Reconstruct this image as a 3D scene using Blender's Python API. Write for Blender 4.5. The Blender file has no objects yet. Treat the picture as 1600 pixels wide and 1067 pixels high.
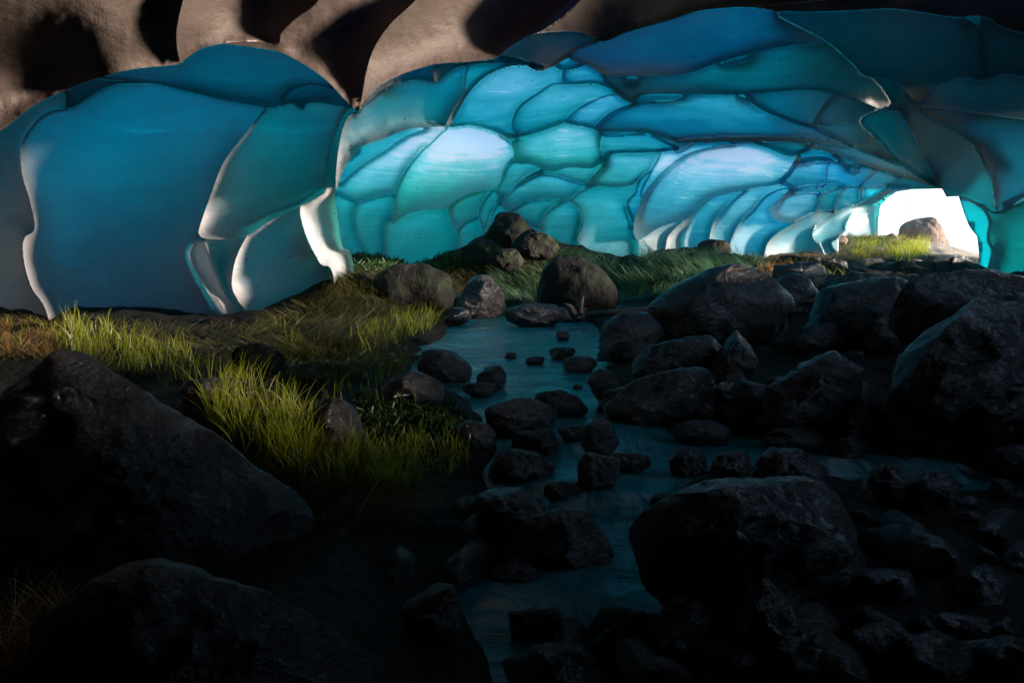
import bpy, math, random
import numpy as np
from mathutils import Vector
R = math.radians
rng = np.random.default_rng(7)
random.seed(7)
# ------------------------------------------------------------------ camera, world, sun, exposure
FPX, CX, CY, H = 1067.0, 800.0, 420.0, 0.8      # focal length in photo pixels, optical axis, eye height
scn = bpy.context.scene
cam_d = bpy.data.cameras.new("camera")
cam_d.lens = 24.0; cam_d.sensor_width = 36.0
cam_d.shift_y = -(533.5 - CY) / 1600.0
cam_d.clip_start = 0.05; cam_d.clip_end = 2000
cam = bpy.data.objects.new("camera", cam_d)
scn.collection.objects.link(cam)
cam.location = (0, 0, H); cam.rotation_euler = (R(90), 0, 0)
scn.camera = cam
SUN_EL, SUN_AZ = 8.0, 97.0                       # azimuth clockwise from +Y (the view direction)
w = bpy.data.worlds.new("World"); scn.world = w; w.use_nodes = True
wn = w.node_tree
for n in list(wn.nodes): wn.nodes.remove(n)
sky = wn.nodes.new("ShaderNodeTexSky"); sky.sky_type = 'NISHITA'; sky.sun_disc = False
sky.sun_elevation = R(SUN_EL); sky.sun_rotation = R(SUN_AZ); sky.altitude = 1500; sky.dust_density = 0.1
bg = wn.nodes.new("ShaderNodeBackground"); bg.inputs[1].default_value = 0.15
wo = wn.nodes.new("ShaderNodeOutputWorld")
wn.links.new(sky.outputs[0], bg.inputs[0]); wn.links.new(bg.outputs[0], wo.inputs[0])
sun_d = bpy.data.lights.new("sun", 'SUN'); sun_d.energy = 4.2; sun_d.angle = R(10.0); sun_d.color = (1.0, 0.80, 0.66)
sun = bpy.data.objects.new("sun", sun_d); scn.collection.objects.link(sun)
sd = Vector((math.sin(R(SUN_AZ)) * math.cos(R(SUN_EL)), math.cos(R(SUN_AZ)) * math.cos(R(SUN_EL)), math.sin(R(SUN_EL))))
sun.rotation_euler = sd.to_track_quat('Z', 'Y').to_euler()
sun.location = (20, 2, 12)
scn.view_settings.view_transform = 'Standard'; scn.view_settings.look = 'None'
scn.view_settings.exposure = 1.85; scn.view_settings.gamma = 1.0
scn.render.engine = 'CYCLES'
scn.cycles.use_denoising = True
scn.cycles.max_bounces = 8; scn.cycles.diffuse_bounces = 5; scn.cycles.glossy_bounces = 3
scn.cycles.sample_clamp_indirect = 6.0
scn.cycles.caustics_reflective = False; scn.cycles.caustics_refractive = False

# ------------------------------------------------------------------ small helpers
def link(o):
    scn.collection.objects.link(o); return o
def tag(o, label=None, cat=None, group=None, kind=None):
    if label: o["label"] = label
    if cat: o["category"] = cat
    if group: o["group"] = group
    if kind: o["kind"] = kind
    return o
def mesh_obj(name, verts, faces, mat, parent=None, smooth=True, attrs=None, sharp=None):
    me = bpy.data.meshes.new(name)
    verts = np.asarray(verts, dtype=np.float32); faces = np.asarray(faces, dtype=np.int32)
    k = faces.shape[1]
    me.vertices.add(len(verts)); me.vertices.foreach_set("co", verts.ravel())
    me.loops.add(len(faces) * k); me.loops.foreach_set("vertex_index", faces.ravel())
    me.polygons.add(len(faces))
    me.polygons.foreach_set("loop_start", np.arange(0, len(faces) * k, k, dtype=np.int32))
    me.polygons.foreach_set("loop_total", np.full(len(faces), k, dtype=np.int32))
    me.update(calc_edges=True); me.validate()
    if smooth: me.polygons.foreach_set("use_smooth", np.ones(len(me.polygons), dtype=bool))
    if attrs:
        for an, av in attrs.items():
            if av.ndim == 1:
                a = me.attributes.new(an, 'FLOAT', 'POINT'); a.data.foreach_set("value", av.astype(np.float32))
    if sharp: me.set_sharp_from_angle(angle=R(sharp))
    if mat: me.materials.append(mat)
    o = bpy.data.objects.new(name, me)
    if parent: o.parent = parent
    return link(o)
def unproj(px, py, Z):
    return np.stack([Z * (px - CX) / FPX, Z * np.ones_like(np.asarray(px, dtype=float)), H + Z * (CY - py) / FPX], -1)

def _hash(ix, iy, iz, seed):
    h = (ix.astype(np.int64) * 374761393 + iy.astype(np.int64) * 668265263 + iz.astype(np.int64) * 2147483647 + seed * 1274126177) & 0xFFFFFFFF
    h = ((h ^ (h >> 13)) * 1274126177) & 0xFFFFFFFF
    h = (h ^ (h >> 16)) & 0xFFFFFFFF
    return h / 4294967295.0 * 2 - 1
def vnoise(p, seed=0):
    f = np.floor(p); t = p - f; t = t * t * (3 - 2 * t)
    i = f.astype(np.int64); r = 0
    for dx in (0, 1):
        for dy in (0, 1):
            for dz in (0, 1):
                wgt = (t[:, 0] if dx else 1 - t[:, 0]) * (t[:, 1] if dy else 1 - t[:, 1]) * (t[:, 2] if dz else 1 - t[:, 2])
                r = r + wgt * _hash(i[:, 0] + dx, i[:, 1] + dy, i[:, 2] + dz, seed)
    return r
def fbm(p, seed=0, oct=4, gain=0.5):
    a, r, s = 1.0, 0, 1.0
    for k in range(oct):
        r = r + a * vnoise(p * s + 17.3 * k, seed + k); a *= gain; s *= 2.03
    return r
def sstep(a, b, x):
    t = np.clip((x - a) / (b - a), 0, 1); return t * t * (3 - 2 * t)
def catmull(pts, n=6):
    P = np.array(pts, dtype=float); m = len(P); out = []
    for i in range(m):
        p0, p1, p2, p3 = P[i - 1], P[i], P[(i + 1) % m], P[(i + 2) % m]
        for k in range(n):
            t = k / n
            out.append(0.5 * ((2 * p1) + (-p0 + p2) * t + (2 * p0 - 5 * p1 + 4 * p2 - p3) * t * t + (-p0 + 3 * p1 - 3 * p2 + p3) * t ** 3))
    return np.array(out)
def inside(poly, x, y):
    c = np.zeros(x.shape, dtype=bool)
    x1, y1 = poly[-1]
    for x2, y2 in poly:
        if y1 != y2:
            m = ((y1 > y) != (y2 > y)) & (x < (x2 - x1) * (y - y1) / (y2 - y1) + x1)
            c ^= m
        x1, y1 = x2, y2
    return c
def nearest(poly, x, y):
    """nearest point on closed polyline -> (dist, nx, ny)"""
    bd = np.full(x.shape, 1e9); bx = x.copy(); by = y.copy()
    a = poly; b = np.roll(poly, -1, axis=0)
    for (ax, ay), (cx, cy) in zip(a, b):
        dx, dy = cx - ax, cy - ay; L = dx * dx + dy * dy
        if L < 1e-9: continue
        t = np.clip(((x - ax) * dx + (y - ay) * dy) / L, 0, 1)
        qx, qy = ax + t * dx, ay + t * dy
        d = np.hypot(x - qx, y - qy); m = d < bd
        bd = np.where(m, d, bd); bx = np.where(m, qx, bx); by = np.where(m, qy, by)
    return bd, bx, by
class RBF:
    def __init__(s, pts, eps=60.0, lin=True):
        P = np.array(pts, dtype=float); s.x = P[:, :2]; v = P[:, 2]; s.eps = eps
        n = len(P); d = np.sqrt(((s.x[:, None] - s.x[None]) ** 2).sum(-1) + eps ** 2)
        A = np.zeros((n + 1, n + 1)); A[:n, :n] = d; A[:n, n] = 1; A[n, :n] = 1
        s.w = np.linalg.solve(A + np.diag([1e-6] * n + [0]), np.append(v, 0))
    def __call__(s, x, y):
        sh = np.shape(x); x = np.ravel(x); y = np.ravel(y); r = np.full(x.shape, s.w[-1])
        for k in range(len(s.x)):
            r += s.w[k] * np.sqrt((x - s.x[k, 0]) ** 2 + (y - s.x[k, 1]) ** 2 + s.eps ** 2)
        return r.reshape(sh)

# ------------------------------------------------------------------ materials
def new_mat(name):
    m = bpy.data.materials.new(name); m.use_nodes = True
    nt = m.node_tree
    for n in list(nt.nodes): nt.nodes.remove(n)
    return m, nt
def N(nt, t, **kw):
    n = nt.nodes.new(t)
    for k, v in kw.items():
        if k.startswith("i_"): n.inputs[int(k[2:])].default_value = v
        else: setattr(n, k, v)
    return n
def M(nt, op, a, b=None, c=None, clamp=False):
    n = nt.nodes.new("ShaderNodeMath"); n.operation = op; n.use_clamp = clamp
    for i, v in enumerate((a, b, c)):
        if v is None: continue
        if isinstance(v, (int, float)): n.inputs[i].default_value = v
        else: nt.links.new(v, n.inputs[i])
    return n.outputs[0]
def mapr(nt, v, a, b, c, d):
    n = nt.nodes.new("ShaderNodeMapRange"); nt.links.new(v, n.inputs[0])
    for i, q in enumerate((a, b, c, d)): n.inputs[i + 1].default_value = q
    return n.outputs[0]
def noise(nt, vec, scale, detail=4, rough=0.55, dist=0.0):
    n = nt.nodes.new("ShaderNodeTexNoise"); n.inputs["Scale"].default_value = scale
    n.inputs["Detail"].default_value = detail; n.inputs["Roughness"].default_value = rough; n.inputs["Distortion"].default_value = dist
    if vec is not None: nt.links.new(vec, n.inputs["Vector"])
    return n.outputs["Fac"]
def scaled(nt, vec, s):
    n = nt.nodes.new("ShaderNodeMapping"); n.inputs["Scale"].default_value = s
    nt.links.new(vec, n.inputs["Vector"]); return n.outputs[0]
def mixc(nt, f, a, b):
    n = nt.nodes.new("ShaderNodeMix"); n.data_type = 'RGBA'
    if isinstance(f, (int, float)): n.inputs[0].default_value = f
    else: nt.links.new(f, n.inputs[0])
    for i, v in ((6, a), (7, b)):
        if isinstance(v, tuple): n.inputs[i].default_value = (*v, 1)
        else: nt.links.new(v, n.inputs[i])
    return n.outputs[2]
def bump(nt, h, strength, dist, prev=None):
    n = nt.nodes.new("ShaderNodeBump"); n.inputs["Strength"].default_value = strength; n.inputs["Distance"].default_value = dist
    nt.links.new(h, n.inputs["Height"])
    if prev is not None: nt.links.new(prev, n.inputs["Normal"])
    return n.outputs[0]

def ice_material():
    """Translucent firn ice. What comes through it follows Beer-Lambert for the local ice thickness."""
    m, nt = new_mat("glacier_ice"); L = nt.links.new
    geo = N(nt, "ShaderNodeNewGeometry").outputs["Position"]
    def at(n): return N(nt, "ShaderNodeAttribute", attribute_name=n).outputs["Fac"]
    painted_thick, hue, ridge = at("painted_thick"), at("hue"), at("ridge")
    strata = noise(nt, scaled(nt, geo, (0.35, 0.35, 9.0)), 1.6, 5, 0.6, 0.6)
    streak = noise(nt, scaled(nt, geo, (1.0, 1.0, 14.0)), 2.2, 3, 0.5, 0.3)
    blotch = noise(nt, geo, 2.3, 5, 0.62)
    cloud = noise(nt, geo, 22.0, 3, 0.6)
    t = M(nt, 'ADD', painted_thick, M(nt, 'MULTIPLY', M(nt, 'SUBTRACT', strata, 0.5), 0.38))
    t = M(nt, 'ADD', t, M(nt, 'MULTIPLY', M(nt, 'SUBTRACT', blotch, 0.5), 0.22))
    t = M(nt, 'ADD', t, M(nt, 'MULTIPLY', M(nt, 'SUBTRACT', cloud, 0.5), 0.10))
    t = M(nt, 'SUBTRACT', t, M(nt, 'MULTIPLY', mapr(nt, streak, 0.60, 0.78, 0, 1), 0.22))
    t = M(nt, 'MAXIMUM', t, 0.0)
    def beer(kk): return M(nt, 'POWER', 2.718, M(nt, 'MULTIPLY', t, kk))
    kr = M(nt, 'ADD', -10.0, 0.0)
    kg = M(nt, 'SUBTRACT', -2.3, M(nt, 'MULTIPLY', hue, 1.5))
    kb = M(nt, 'ADD', -1.9, M(nt, 'MULTIPLY', hue, 0.5))
    comb = N(nt, "ShaderNodeCombineColor")
    for i, k in enumerate((kr, kg, kb)): L(M(nt, 'MULTIPLY', beer(k), 0.92), comb.inputs[i])
    tr = N(nt, "ShaderNodeBsdfTranslucent"); L(comb.outputs[0], tr.inputs[0])
    # white grainy firn, thin grey dust film, black grit caught along the scallop edges
    grain = noise(nt, geo, 160.0, 2, 0.6)
    dirt_n = noise(nt, geo, 7.0, 4, 0.7)
    dirt_f = noise(nt, geo, 45.0, 3, 0.7)
    wid = M(nt, 'MULTIPLY', M(nt, 'SUBTRACT', M(nt, 'ADD', dirt_n, M(nt, 'MULTIPLY', dirt_f, 0.5)), 0.74, clamp=True), 7.0)
    edge = M(nt, 'SUBTRACT', wid, ridge); edge = mapr(nt, edge, 0.0, 0.8, 0, 0.85)
    vor = N(nt, "ShaderNodeTexVoronoi", feature='F1'); vor.inputs["Scale"].default_value = 5.0
    L(scaled(nt, geo, (1, 1, 1.6)), vor.inputs["Vector"])
    spk = M(nt, 'ADD', vor.outputs["Distance"], M(nt, 'MULTIPLY', dirt_f, 0.16))
    spk = mapr(nt, spk, 0.125, 0.145, 0.85, 0)
    spk = M(nt, 'MULTIPLY', spk, mapr(nt, noise(nt, geo, 1.3, 2), 0.44, 0.54, 0, 1))
    dirt = M(nt, 'MAXIMUM', edge, spk, clamp=True)
    col = mixc(nt, mapr(nt, grain, 0.35, 0.7, 0, 1), (0.28, 0.28, 0.30), (0.40, 0.39, 0.40))
    col = mixc(nt, mapr(nt, blotch, 0.4, 0.8, 0, 0.35), col, (0.40, 0.39, 0.38))
    clear = mixc(nt, mapr(nt, grain, 0.35, 0.7, 0, 1), (0.05, 0.18, 0.22), (0.09, 0.25, 0.30))
    col = mixc(nt, mapr(nt, t, 0.6, 1.1, 0, 1), clear, col)
    col = mixc(nt, mapr(nt, painted_thick, 1.9, 2.6, 0, 1), col, (0.078, 0.063, 0.055))
    df = N(nt, "ShaderNodeBsdfDiffuse"); L(col, df.inputs[0])
    nb = bump(nt, grain, 0.6, 0.008, bump(nt, cloud, 0.35, 0.02, bump(nt, blotch, 0.35, 0.06)))
    L(nb, df.inputs["Normal"])
    add = N(nt, "ShaderNodeAddShader"); L(df.outputs[0], add.inputs[0]); L(tr.outputs[0], add.inputs[1])
    gl = N(nt, "ShaderNodeBsdfGlossy"); gl.inputs["Roughness"].default_value = 0.30; L(nb, gl.inputs["Normal"])
    fr = N(nt, "ShaderNodeFresnel"); fr.inputs[0].default_value = 1.31
    mx = N(nt, "ShaderNodeMixShader"); L(M(nt, 'MULTIPLY', fr.outputs[0], 0.85), mx.inputs[0]); L(add.outputs[0], mx.inputs[1]); L(gl.outputs[0], mx.inputs[2])
    dd = N(nt, "ShaderNodeBsdfDiffuse"); dd.inputs[0].default_value = (0.012, 0.011, 0.010, 1)
    m2 = N(nt, "ShaderNodeMixShader"); L(dirt, m2.inputs[0]); L(mx.outputs[0], m2.inputs[1]); L(dd.outputs[0], m2.inputs[2])
    L(m2.outputs[0], N(nt, "ShaderNodeOutputMaterial").inputs[0])
    return m

def rock_material(name, c1, c2, rough=(0.25, 0.6), bs=1.0, spec=0.5, moss=0.0):
    m, nt = new_mat(name); L = nt.links.new
    tc = N(nt, "ShaderNodeTexCoord").outputs["Object"]
    a = noise(nt, tc, 3.0, 8, 0.65, 0.3); b = noise(nt, tc, 24.0, 8, 0.7); c = noise(nt, tc, 110.0, 3, 0.6)
    col = mixc(nt, mapr(nt, a, 0.35, 0.65, 0, 1), c1, c2)
    col = mixc(nt, mapr(nt, c, 0.55, 0.8, 0, 0.5), col, tuple(min(1, x * 1.9) for x in c2))
    if moss:
        g = mapr(nt, noise(nt, tc, 5.0, 6, 0.7), 0.52, 0.6, 0, moss)
        col = mixc(nt, g, col, (0.02, 0.035, 0.010))
    p = N(nt, "ShaderNodeBsdfPrincipled"); L(col, p.inputs["Base Color"])
    L(mapr(nt, b, 0.3, 0.7, rough[0], rough[1]), p.inputs["Roughness"])
    p.inputs["Specular IOR Level"].default_value = spec
    wet = mapr(nt, noise(nt, tc, 2.2, 5, 0.65), 0.48, 0.62, 0, 0.8 if spec >= 0.5 else 0.0)
    L(wet, p.inputs["Coat Weight"]); p.inputs["Coat Roughness"].default_value = 0.14; p.inputs["Coat IOR"].default_value = 1.6
    vor = N(nt, "ShaderNodeTexVoronoi", feature='F1'); vor.inputs["Scale"].default_value = 9.0; L(tc, vor.inputs["Vector"])
    h = M(nt, 'ADD', M(nt, 'MULTIPLY', a, 1.6), M(nt, 'ADD', M(nt, 'MULTIPLY', b, 0.55), M(nt, 'MULTIPLY', vor.outputs["Distance"], 0.3)))
    n1 = bump(nt, h, 0.9, 0.05 * bs); n2 = bump(nt, c, 0.6, 0.004, n1)
    L(n2, p.inputs["Normal"]); L(n2, p.inputs["Coat Normal"])
    L(p.outputs[0], N(nt, "ShaderNodeOutputMaterial").inputs[0]); return m

def leaf_material(name, c1, c2, trans=0.5):
    m, nt = new_mat(name); L = nt.links.new
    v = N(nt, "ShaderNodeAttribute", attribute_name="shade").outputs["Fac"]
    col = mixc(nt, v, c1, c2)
    d = N(nt, "ShaderNodeBsdfDiffuse"); L(col, d.inputs[0])
    t = N(nt, "ShaderNodeBsdfTranslucent"); L(col, t.inputs[0])
    mx = N(nt, "ShaderNodeMixShader", i_0=trans); L(d.outputs[0], mx.inputs[1]); L(t.outputs[0], mx.inputs[2])
    g = N(nt, "ShaderNodeBsdfGlossy"); g.inputs["Roughness"].default_value = 0.5
    m2 = N(nt, "ShaderNodeMixShader", i_0=0.05); L(mx.outputs[0], m2.inputs[1]); L(g.outputs[0], m2.inputs[2])
    L(m2.outputs[0], N(nt, "ShaderNodeOutputMaterial").inputs[0]); return m

ICE = ice_material()
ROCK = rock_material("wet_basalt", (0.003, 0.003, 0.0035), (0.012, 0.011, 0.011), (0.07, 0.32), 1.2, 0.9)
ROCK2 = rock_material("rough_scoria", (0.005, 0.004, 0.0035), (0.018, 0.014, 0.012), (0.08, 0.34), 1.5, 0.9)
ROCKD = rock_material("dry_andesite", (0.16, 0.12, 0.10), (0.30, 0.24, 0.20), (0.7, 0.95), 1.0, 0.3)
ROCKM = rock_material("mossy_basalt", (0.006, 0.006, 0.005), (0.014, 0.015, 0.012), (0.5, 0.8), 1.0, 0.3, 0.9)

# ------------------------------------------------------------------ terrain height field
WL_Y = np.array([-4, 1.0, 1.6, 2.05, 2.4, 2.6, 2.75, 3.0, 3.3, 3.6, 5.0, 8.5, 20, 60]); 
WL_Z = np.array([-.30, -.24, -.17, -.10, -.055, -.045, -.01, .013, .03, .06, .144, .26, .30, .3])
def water_z(y): return np.interp(y, WL_Y, WL_Z)
def water_zx(x, y):
    x = np.asarray(x, float); y = np.asarray(y, float)
    w_ = 0.45 * np.sin(x * 1.9 + 0.6) + 0.22 * np.sin(x * 4.3 + y * 2.1) + 0.12 * np.sin(x * 9.7 - y * 3.0)
    return water_z(y + w_ * np.clip(y / 3.0, .3, 1.2) * 0.6)
LAND = [  # photo x, photo y, distance ahead
 (0,500,7.3),(120,508,7.2),(220,512,7.1),(380,516,7.1),(430,480,7.4),(470,462,7.6),(520,440,7.4),(552,421,7.7),(600,412,10.0),
 (640,420,10.2),(740,408,10.6),(800,385,9.6),(860,398,10.4),(930,412,10.2),(1000,402,11.5),(1060,400,12),(1110,396,12.3),
 (1200,408,13),(1305,404,13.5),(1325,385,15.5),(1372,368,18),(1440,376,17),(1500,400,15),(1560,405,13),
 (600,445,7.6),(680,440,8.6),(800,440,9.4),(900,445,9.2),(980,460,8.8),(1050,445,8.6),(1100,425,9.0),
 (1160,450,7.5),(1250,440,8.2),(1350,432,8.0),(1450,436,8.3),(1540,432,8.5),(1600,438,8.5),
 (560,530,5.6),(640,520,6.2),(500,520,6.0),(400,560,4.9),(300,560,5.0),(180,560,4.9),(60,560,4.6),(-100,560,4.8),
 (450,640,3.7),(560,640,3.65),(620,690,3.15),(700,700,3.0),(500,740,2.8),(600,800,2.42),(350,700,3.0),(680,770,2.5),
 (300,900,2.0),(100,900,2.0),(50,1000,1.55),(450,1000,1.7),(560,900,2.0),
 (1050,560,5.0),(1200,560,4.8),(1300,600,4.1),(1420,620,3.7),(1560,620,3.6),(1600,720,2.75),(1150,650,3.6),(1000,600,4.2),(1700,600,3.8),
]
lp = [unproj(np.array(a, float), np.array(b, float), np.array(c, float)) for a, b, c in LAND]
lp = [(p[0], p[1], p[2]) for p in lp]
lp += [(-3, 0.5, 0.1), (-4, 3, 0.25), (-7, 4, 0.3), (-8, 8, .4), (0, -3, -0.2), (4, 1, 1.5), (4, -2, 1.4), (4.4, 2.1, 1.15), (4.6, 2.8, .8), (4.6, 3.45, 1.2), (4.15, 3.55, 1.05), (6, 2.6, .9), (4.3, 4.0, 1.15), (4.5, 4.7, 1.3), (5.4, 4.6, 1.3), (6, 4, 1.12), (6.5, 4.7, 1.4), (6.3, 5.5, 1.6), (7.4, 7.0, 1.7), (5.0, 5.4, 1.15), (5.9, 7.2, .85), (4.9, 6.9, .62), (4.2, 6.2, .55), (3.4, 4.8, .42), (8, 5, 1.1), (8.4, 7, 1.1), (9.5, 8.5, .55), (12, 4, .3), (20, 6, 0),  # right-hand points raise an unseen bank to block the low sun
       (12, 12, .3), (14, 17, .5), (12, 24, 1.0), (18, 20, .4), (9, 24, 1.6), (30, 25, 0.3), (20, 40, 1), (0, 25, 2.0), (-10, 20, 2), (-15, 8, 1.5), (-12, 0, 1), (0, -10, .5), (15, -8, .5),
       (1.2, 2.0, -.12), (0.6, 1.4, -.2), (1.6, 1.5, -0.12), (0, 1.0, -.26), (1.5, 2.6, -.02)]
LANDF = RBF(lp, eps=0.35)
CHAN_PX = [(625,592),(650,560),(690,520),(715,497),(770,488),(830,497),(900,496),(935,510),(945,540),(925,570),(932,612),(938,650),(1000,650),
           (1100,684),(1200,690),(1330,700),(1500,716),(1620,735),(1600,765),(1400,745),(1250,742),(1110,745),(1085,780),(1040,810),(1035,860),(1060,900),
           (1150,930),(1140,955),(1020,962),(930,950),(905,1000),(935,1100),(790,1110),(765,1020),(735,970),(725,915),(800,880),(840,870),(800,800),(750,745),(770,700),(745,660),(720,632),(680,610)]
def water_pt(px, py):
    Z = 6.0
    for _ in range(40):
        Z = 0.5 * Z + 0.5 * (H - water_z(Z)) * FPX / max(py - CY, 5)
    return (Z * (px - CX) / FPX, Z)
CHAN = np.array([water_pt(*p) for p in CHAN_PX])
def ground_z(x, y):
    x = np.asarray(x, float); y = np.asarray(y, float); sh = x.shape; x = x.ravel(); y = y.ravel()
    z = LANDF(x, y); far = np.hypot(x, y)
    z = np.where(far > 34, np.clip(z, 0.2, 2.5), z)
    wz = water_zx(x, y)
    near = (np.abs(x) < 4.5) & (y > -1) & (y < 9.5)
    d = np.full(x.shape, 9.0)
    if near.any():
        dd, _, _ = nearest(CHAN, x[near], y[near]); ins = inside(CHAN, x[near], y[near])
        d[near] = np.where(ins, -dd, dd)
    bank = wz + 0.02 + 0.25 * np.clip(d, 0, 0.35)
    z = np.where(near, np.maximum(z, bank), z)
    k = sstep(-0.16, 0.06, d)
    z = np.where(near, z * k + (wz - 0.11) * (1 - k), z)
    p = np.stack([x, y, 0 * x], -1)
    amp = np.clip(far / 3, 0.35, 1.0) * (1 + 1.1 * sstep(7.5, 9.5, y) * sstep(13.5, 12, y)) * (0.35 + 0.65 * np.clip(k if near.any() else 1, 0, 1))
    z = z + 0.95 * np.exp(-((x - 3.9) ** 2 + (y - 3.15) ** 2) / 0.20)     # unseen mound added right of the frame to shade the right boulders
    z = z + 0.13 * vnoise(p * 1.15, 55) * sstep(8.6, 9.8, y) * sstep(14, 12, y)
    z = z + amp * (0.05 * fbm(p * 1.3, 3, 4) + 0.018 * fbm(p * 7, 9, 3))
    return z.reshape(sh)
def ray_ground(px, py, zmax=30.0, wet=False):
    """first hit of photo rays with the ground (or the water on it)"""
    gz_ = (lambda a, b: np.maximum(ground_z(a, b), np.where(b < 9.4, water_zx(a, b), -9))) if wet else ground_z
    px = np.asarray(px, float); py = np.asarray(py, float)
    Z = np.full(px.shape, 1.0); hit = np.full(px.shape, np.nan); prev = Z.copy()
    for step in np.geomspace(1.0, zmax, 90):
        zz = H + step * (CY - py) / FPX; xx = step * (px - CX) / FPX
        todo = np.isnan(hit)
        if not todo.any(): break
        g = gz_(xx[todo], np.full(todo.sum(), step))
        idx = np.where(todo)[0]; hh = zz[todo] <= g
        hit[idx[hh]] = step
    ok = np.isfinite(hit); hi = hit[ok]; lo = hi / 1.0393; X_, Y_ = px[ok], py[ok]
    for _ in range(7):
        mid = (lo + hi) / 2; below = H + mid * (CY - Y_) / FPX <= gz_(mid * (X_ - CX) / FPX, mid)
        hi = np.where(below, mid, hi); lo = np.where(below, lo, mid)
    hit[ok] = hi
    return hit

az = np.unique(np.concatenate([np.linspace(-180, -46, 50), np.linspace(-46, 46, 420), np.linspace(46, 180, 50)]))
rad = np.concatenate([[0.02], np.geomspace(0.4, 24, 330), np.geomspace(26, 400, 16)])
A_, R_ = np.meshgrid(np.radians(az), rad)
gx, gy = R_ * np.sin(A_), R_ * np.cos(A_)
gz = ground_z(gx, gy); gz = np.where(R_ > 60, 0.3, gz)
nr, na = gx.shape
idx = np.arange(nr * na).reshape(nr, na)
q = np.stack([idx[:-1, :-1], idx[:-1, 1:], idx[1:, 1:], idx[1:, :-1]], -1).reshape(-1, 4)
def ground_material():
    m, nt = new_mat("gravelly_mud"); L = nt.links.new
    g = N(nt, "ShaderNodeNewGeometry").outputs["Position"]
    a = noise(nt, g, 1.6, 6, 0.6); b = noise(nt, g, 18, 6, 0.7); c = noise(nt, g, 90, 3, 0.6)
    col = mixc(nt, mapr(nt, a, 0.4, 0.6, 0, 1), (0.007, 0.006, 0.005), (0.016, 0.014, 0.010))
    col = mixc(nt, mapr(nt, b, 0.5, 0.7, 0, 0.6), col, (0.022, 0.03, 0.010))
    sep = N(nt, "ShaderNodeSeparateXYZ"); L(g, sep.inputs[0])
    out = mapr(nt, sep.outputs[1], 12.5, 15.0, 0, 1)
    out2 = mapr(nt, sep.outputs[0], 5.5, 8.0, 0, 1)
    out = M(nt, 'MULTIPLY', out, out2)
    dry = mixc(nt, mapr(nt, b, 0.4, 0.6, 0, 1), (0.34, 0.28, 0.20), (0.52, 0.46, 0.38))  # pale gravel, also painted bright for the pond's glare
    col = mixc(nt, out, col, dry)
    p = N(nt, "ShaderNodeBsdfPrincipled"); L(col, p.inputs["Base Color"])
    L(mapr(nt, b, 0.3, 0.7, 0.6, 0.95), p.inputs["Roughness"]); p.inputs["Specular IOR Level"].default_value = 0.25
    vor = N(nt, "ShaderNodeTexVoronoi"); vor.inputs["Scale"].default_value = 26; L(g, vor.inputs["Vector"])
    L(bump(nt, c, 0.5, 0.006, bump(nt, M(nt, 'ADD', b, M(nt, 'MULTIPLY', vor.outputs["Distance"], -0.5)), 0.9, 0.04)), p.inputs["Normal"])
    L(p.outputs[0], N(nt, "ShaderNodeOutputMaterial").inputs[0]); return m
o = mesh_obj("ground", np.stack([gx, gy, gz], -1).reshape(-1, 3), q[:, ::-1], ground_material()); tag(o, kind="structure")

# ------------------------------------------------------------------ stream water
def water_material():
    m, nt = new_mat("stream_water"); L = nt.links.new
    g = N(nt, "ShaderNodeNewGeometry").outputs["Position"]
    flow = noise(nt, scaled(nt, g, (1.0, 3.2, 1.0)), 1.8, 5, 0.55, 1.0)
    fine = noise(nt, scaled(nt, g, (1.0, 2.4, 1.0)), 9.0, 3, 0.5, 0.6)
    foam = N(nt, "ShaderNodeAttribute", attribute_name="foam").outputs["Fac"]
    p = N(nt, "ShaderNodeBsdfPrincipled")
    fo = M(nt, 'MULTIPLY', foam, mapr(nt, noise(nt, scaled(nt, g, (3.0, 1.0, 1.0)), 5.0, 4, 0.6, 1.2), 0.42, 0.62, 0, 1))
    L(mixc(nt, fo, (0.014, 0.24, 0.26), (0.35, 0.58, 0.60)), p.inputs["Base Color"])
    L(M(nt, 'ADD', 0.27, M(nt, 'MULTIPLY', fo, 0.4)), p.inputs["Roughness"])
    p.inputs["IOR"].default_value = 1.33; p.inputs["Specular IOR Level"].default_value = 0.9
    L(bump(nt, fine, 0.2, 0.012, bump(nt, flow, 0.7, 0.05)), p.inputs["Normal"])
    L(p.outputs[0], N(nt, "ShaderNodeOutputMaterial").inputs[0]); return m
ys = np.concatenate([np.linspace(0.9, 4, 260), np.linspace(4.02, 9.4, 200)]); us = np.linspace(-0.32, 1.05, 260)
YY, UU = np.meshgrid(ys, us, indexing='ij'); XX = UU * (YY + 0.6)
pp = np.stack([XX.ravel(), YY.ravel(), 0 * XX.ravel()], -1)
wz = water_zx(XX, YY) + 0.007 * vnoise(pp * np.array([3.0, 5.0, 1]), 5).reshape(YY.shape) + 0.010 * vnoise(pp * np.array([5.0, 2.5, 1]), 6).reshape(YY.shape) * np.clip((3.4 - YY), 0, 1)
slope = np.abs(np.gradient(wz, axis=0) / np.gradient(YY, axis=0))
foam = np.clip(slope * 7.0 - 0.45, 0, 1) * np.clip((YY - 1.6), 0, 1)
idx = np.arange(YY.size).reshape(YY.shape)
q = np.stack([idx[:-1, :-1], idx[:-1, 1:], idx[1:, 1:], idx[1:, :-1]], -1).reshape(-1, 4)
o = mesh_obj("stream", np.stack([XX, YY, wz], -1).reshape(-1, 3), q[:, ::-1] if False else q, water_material(), attrs={"foam": foam.ravel()})
tag(o, kind="structure")
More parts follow.
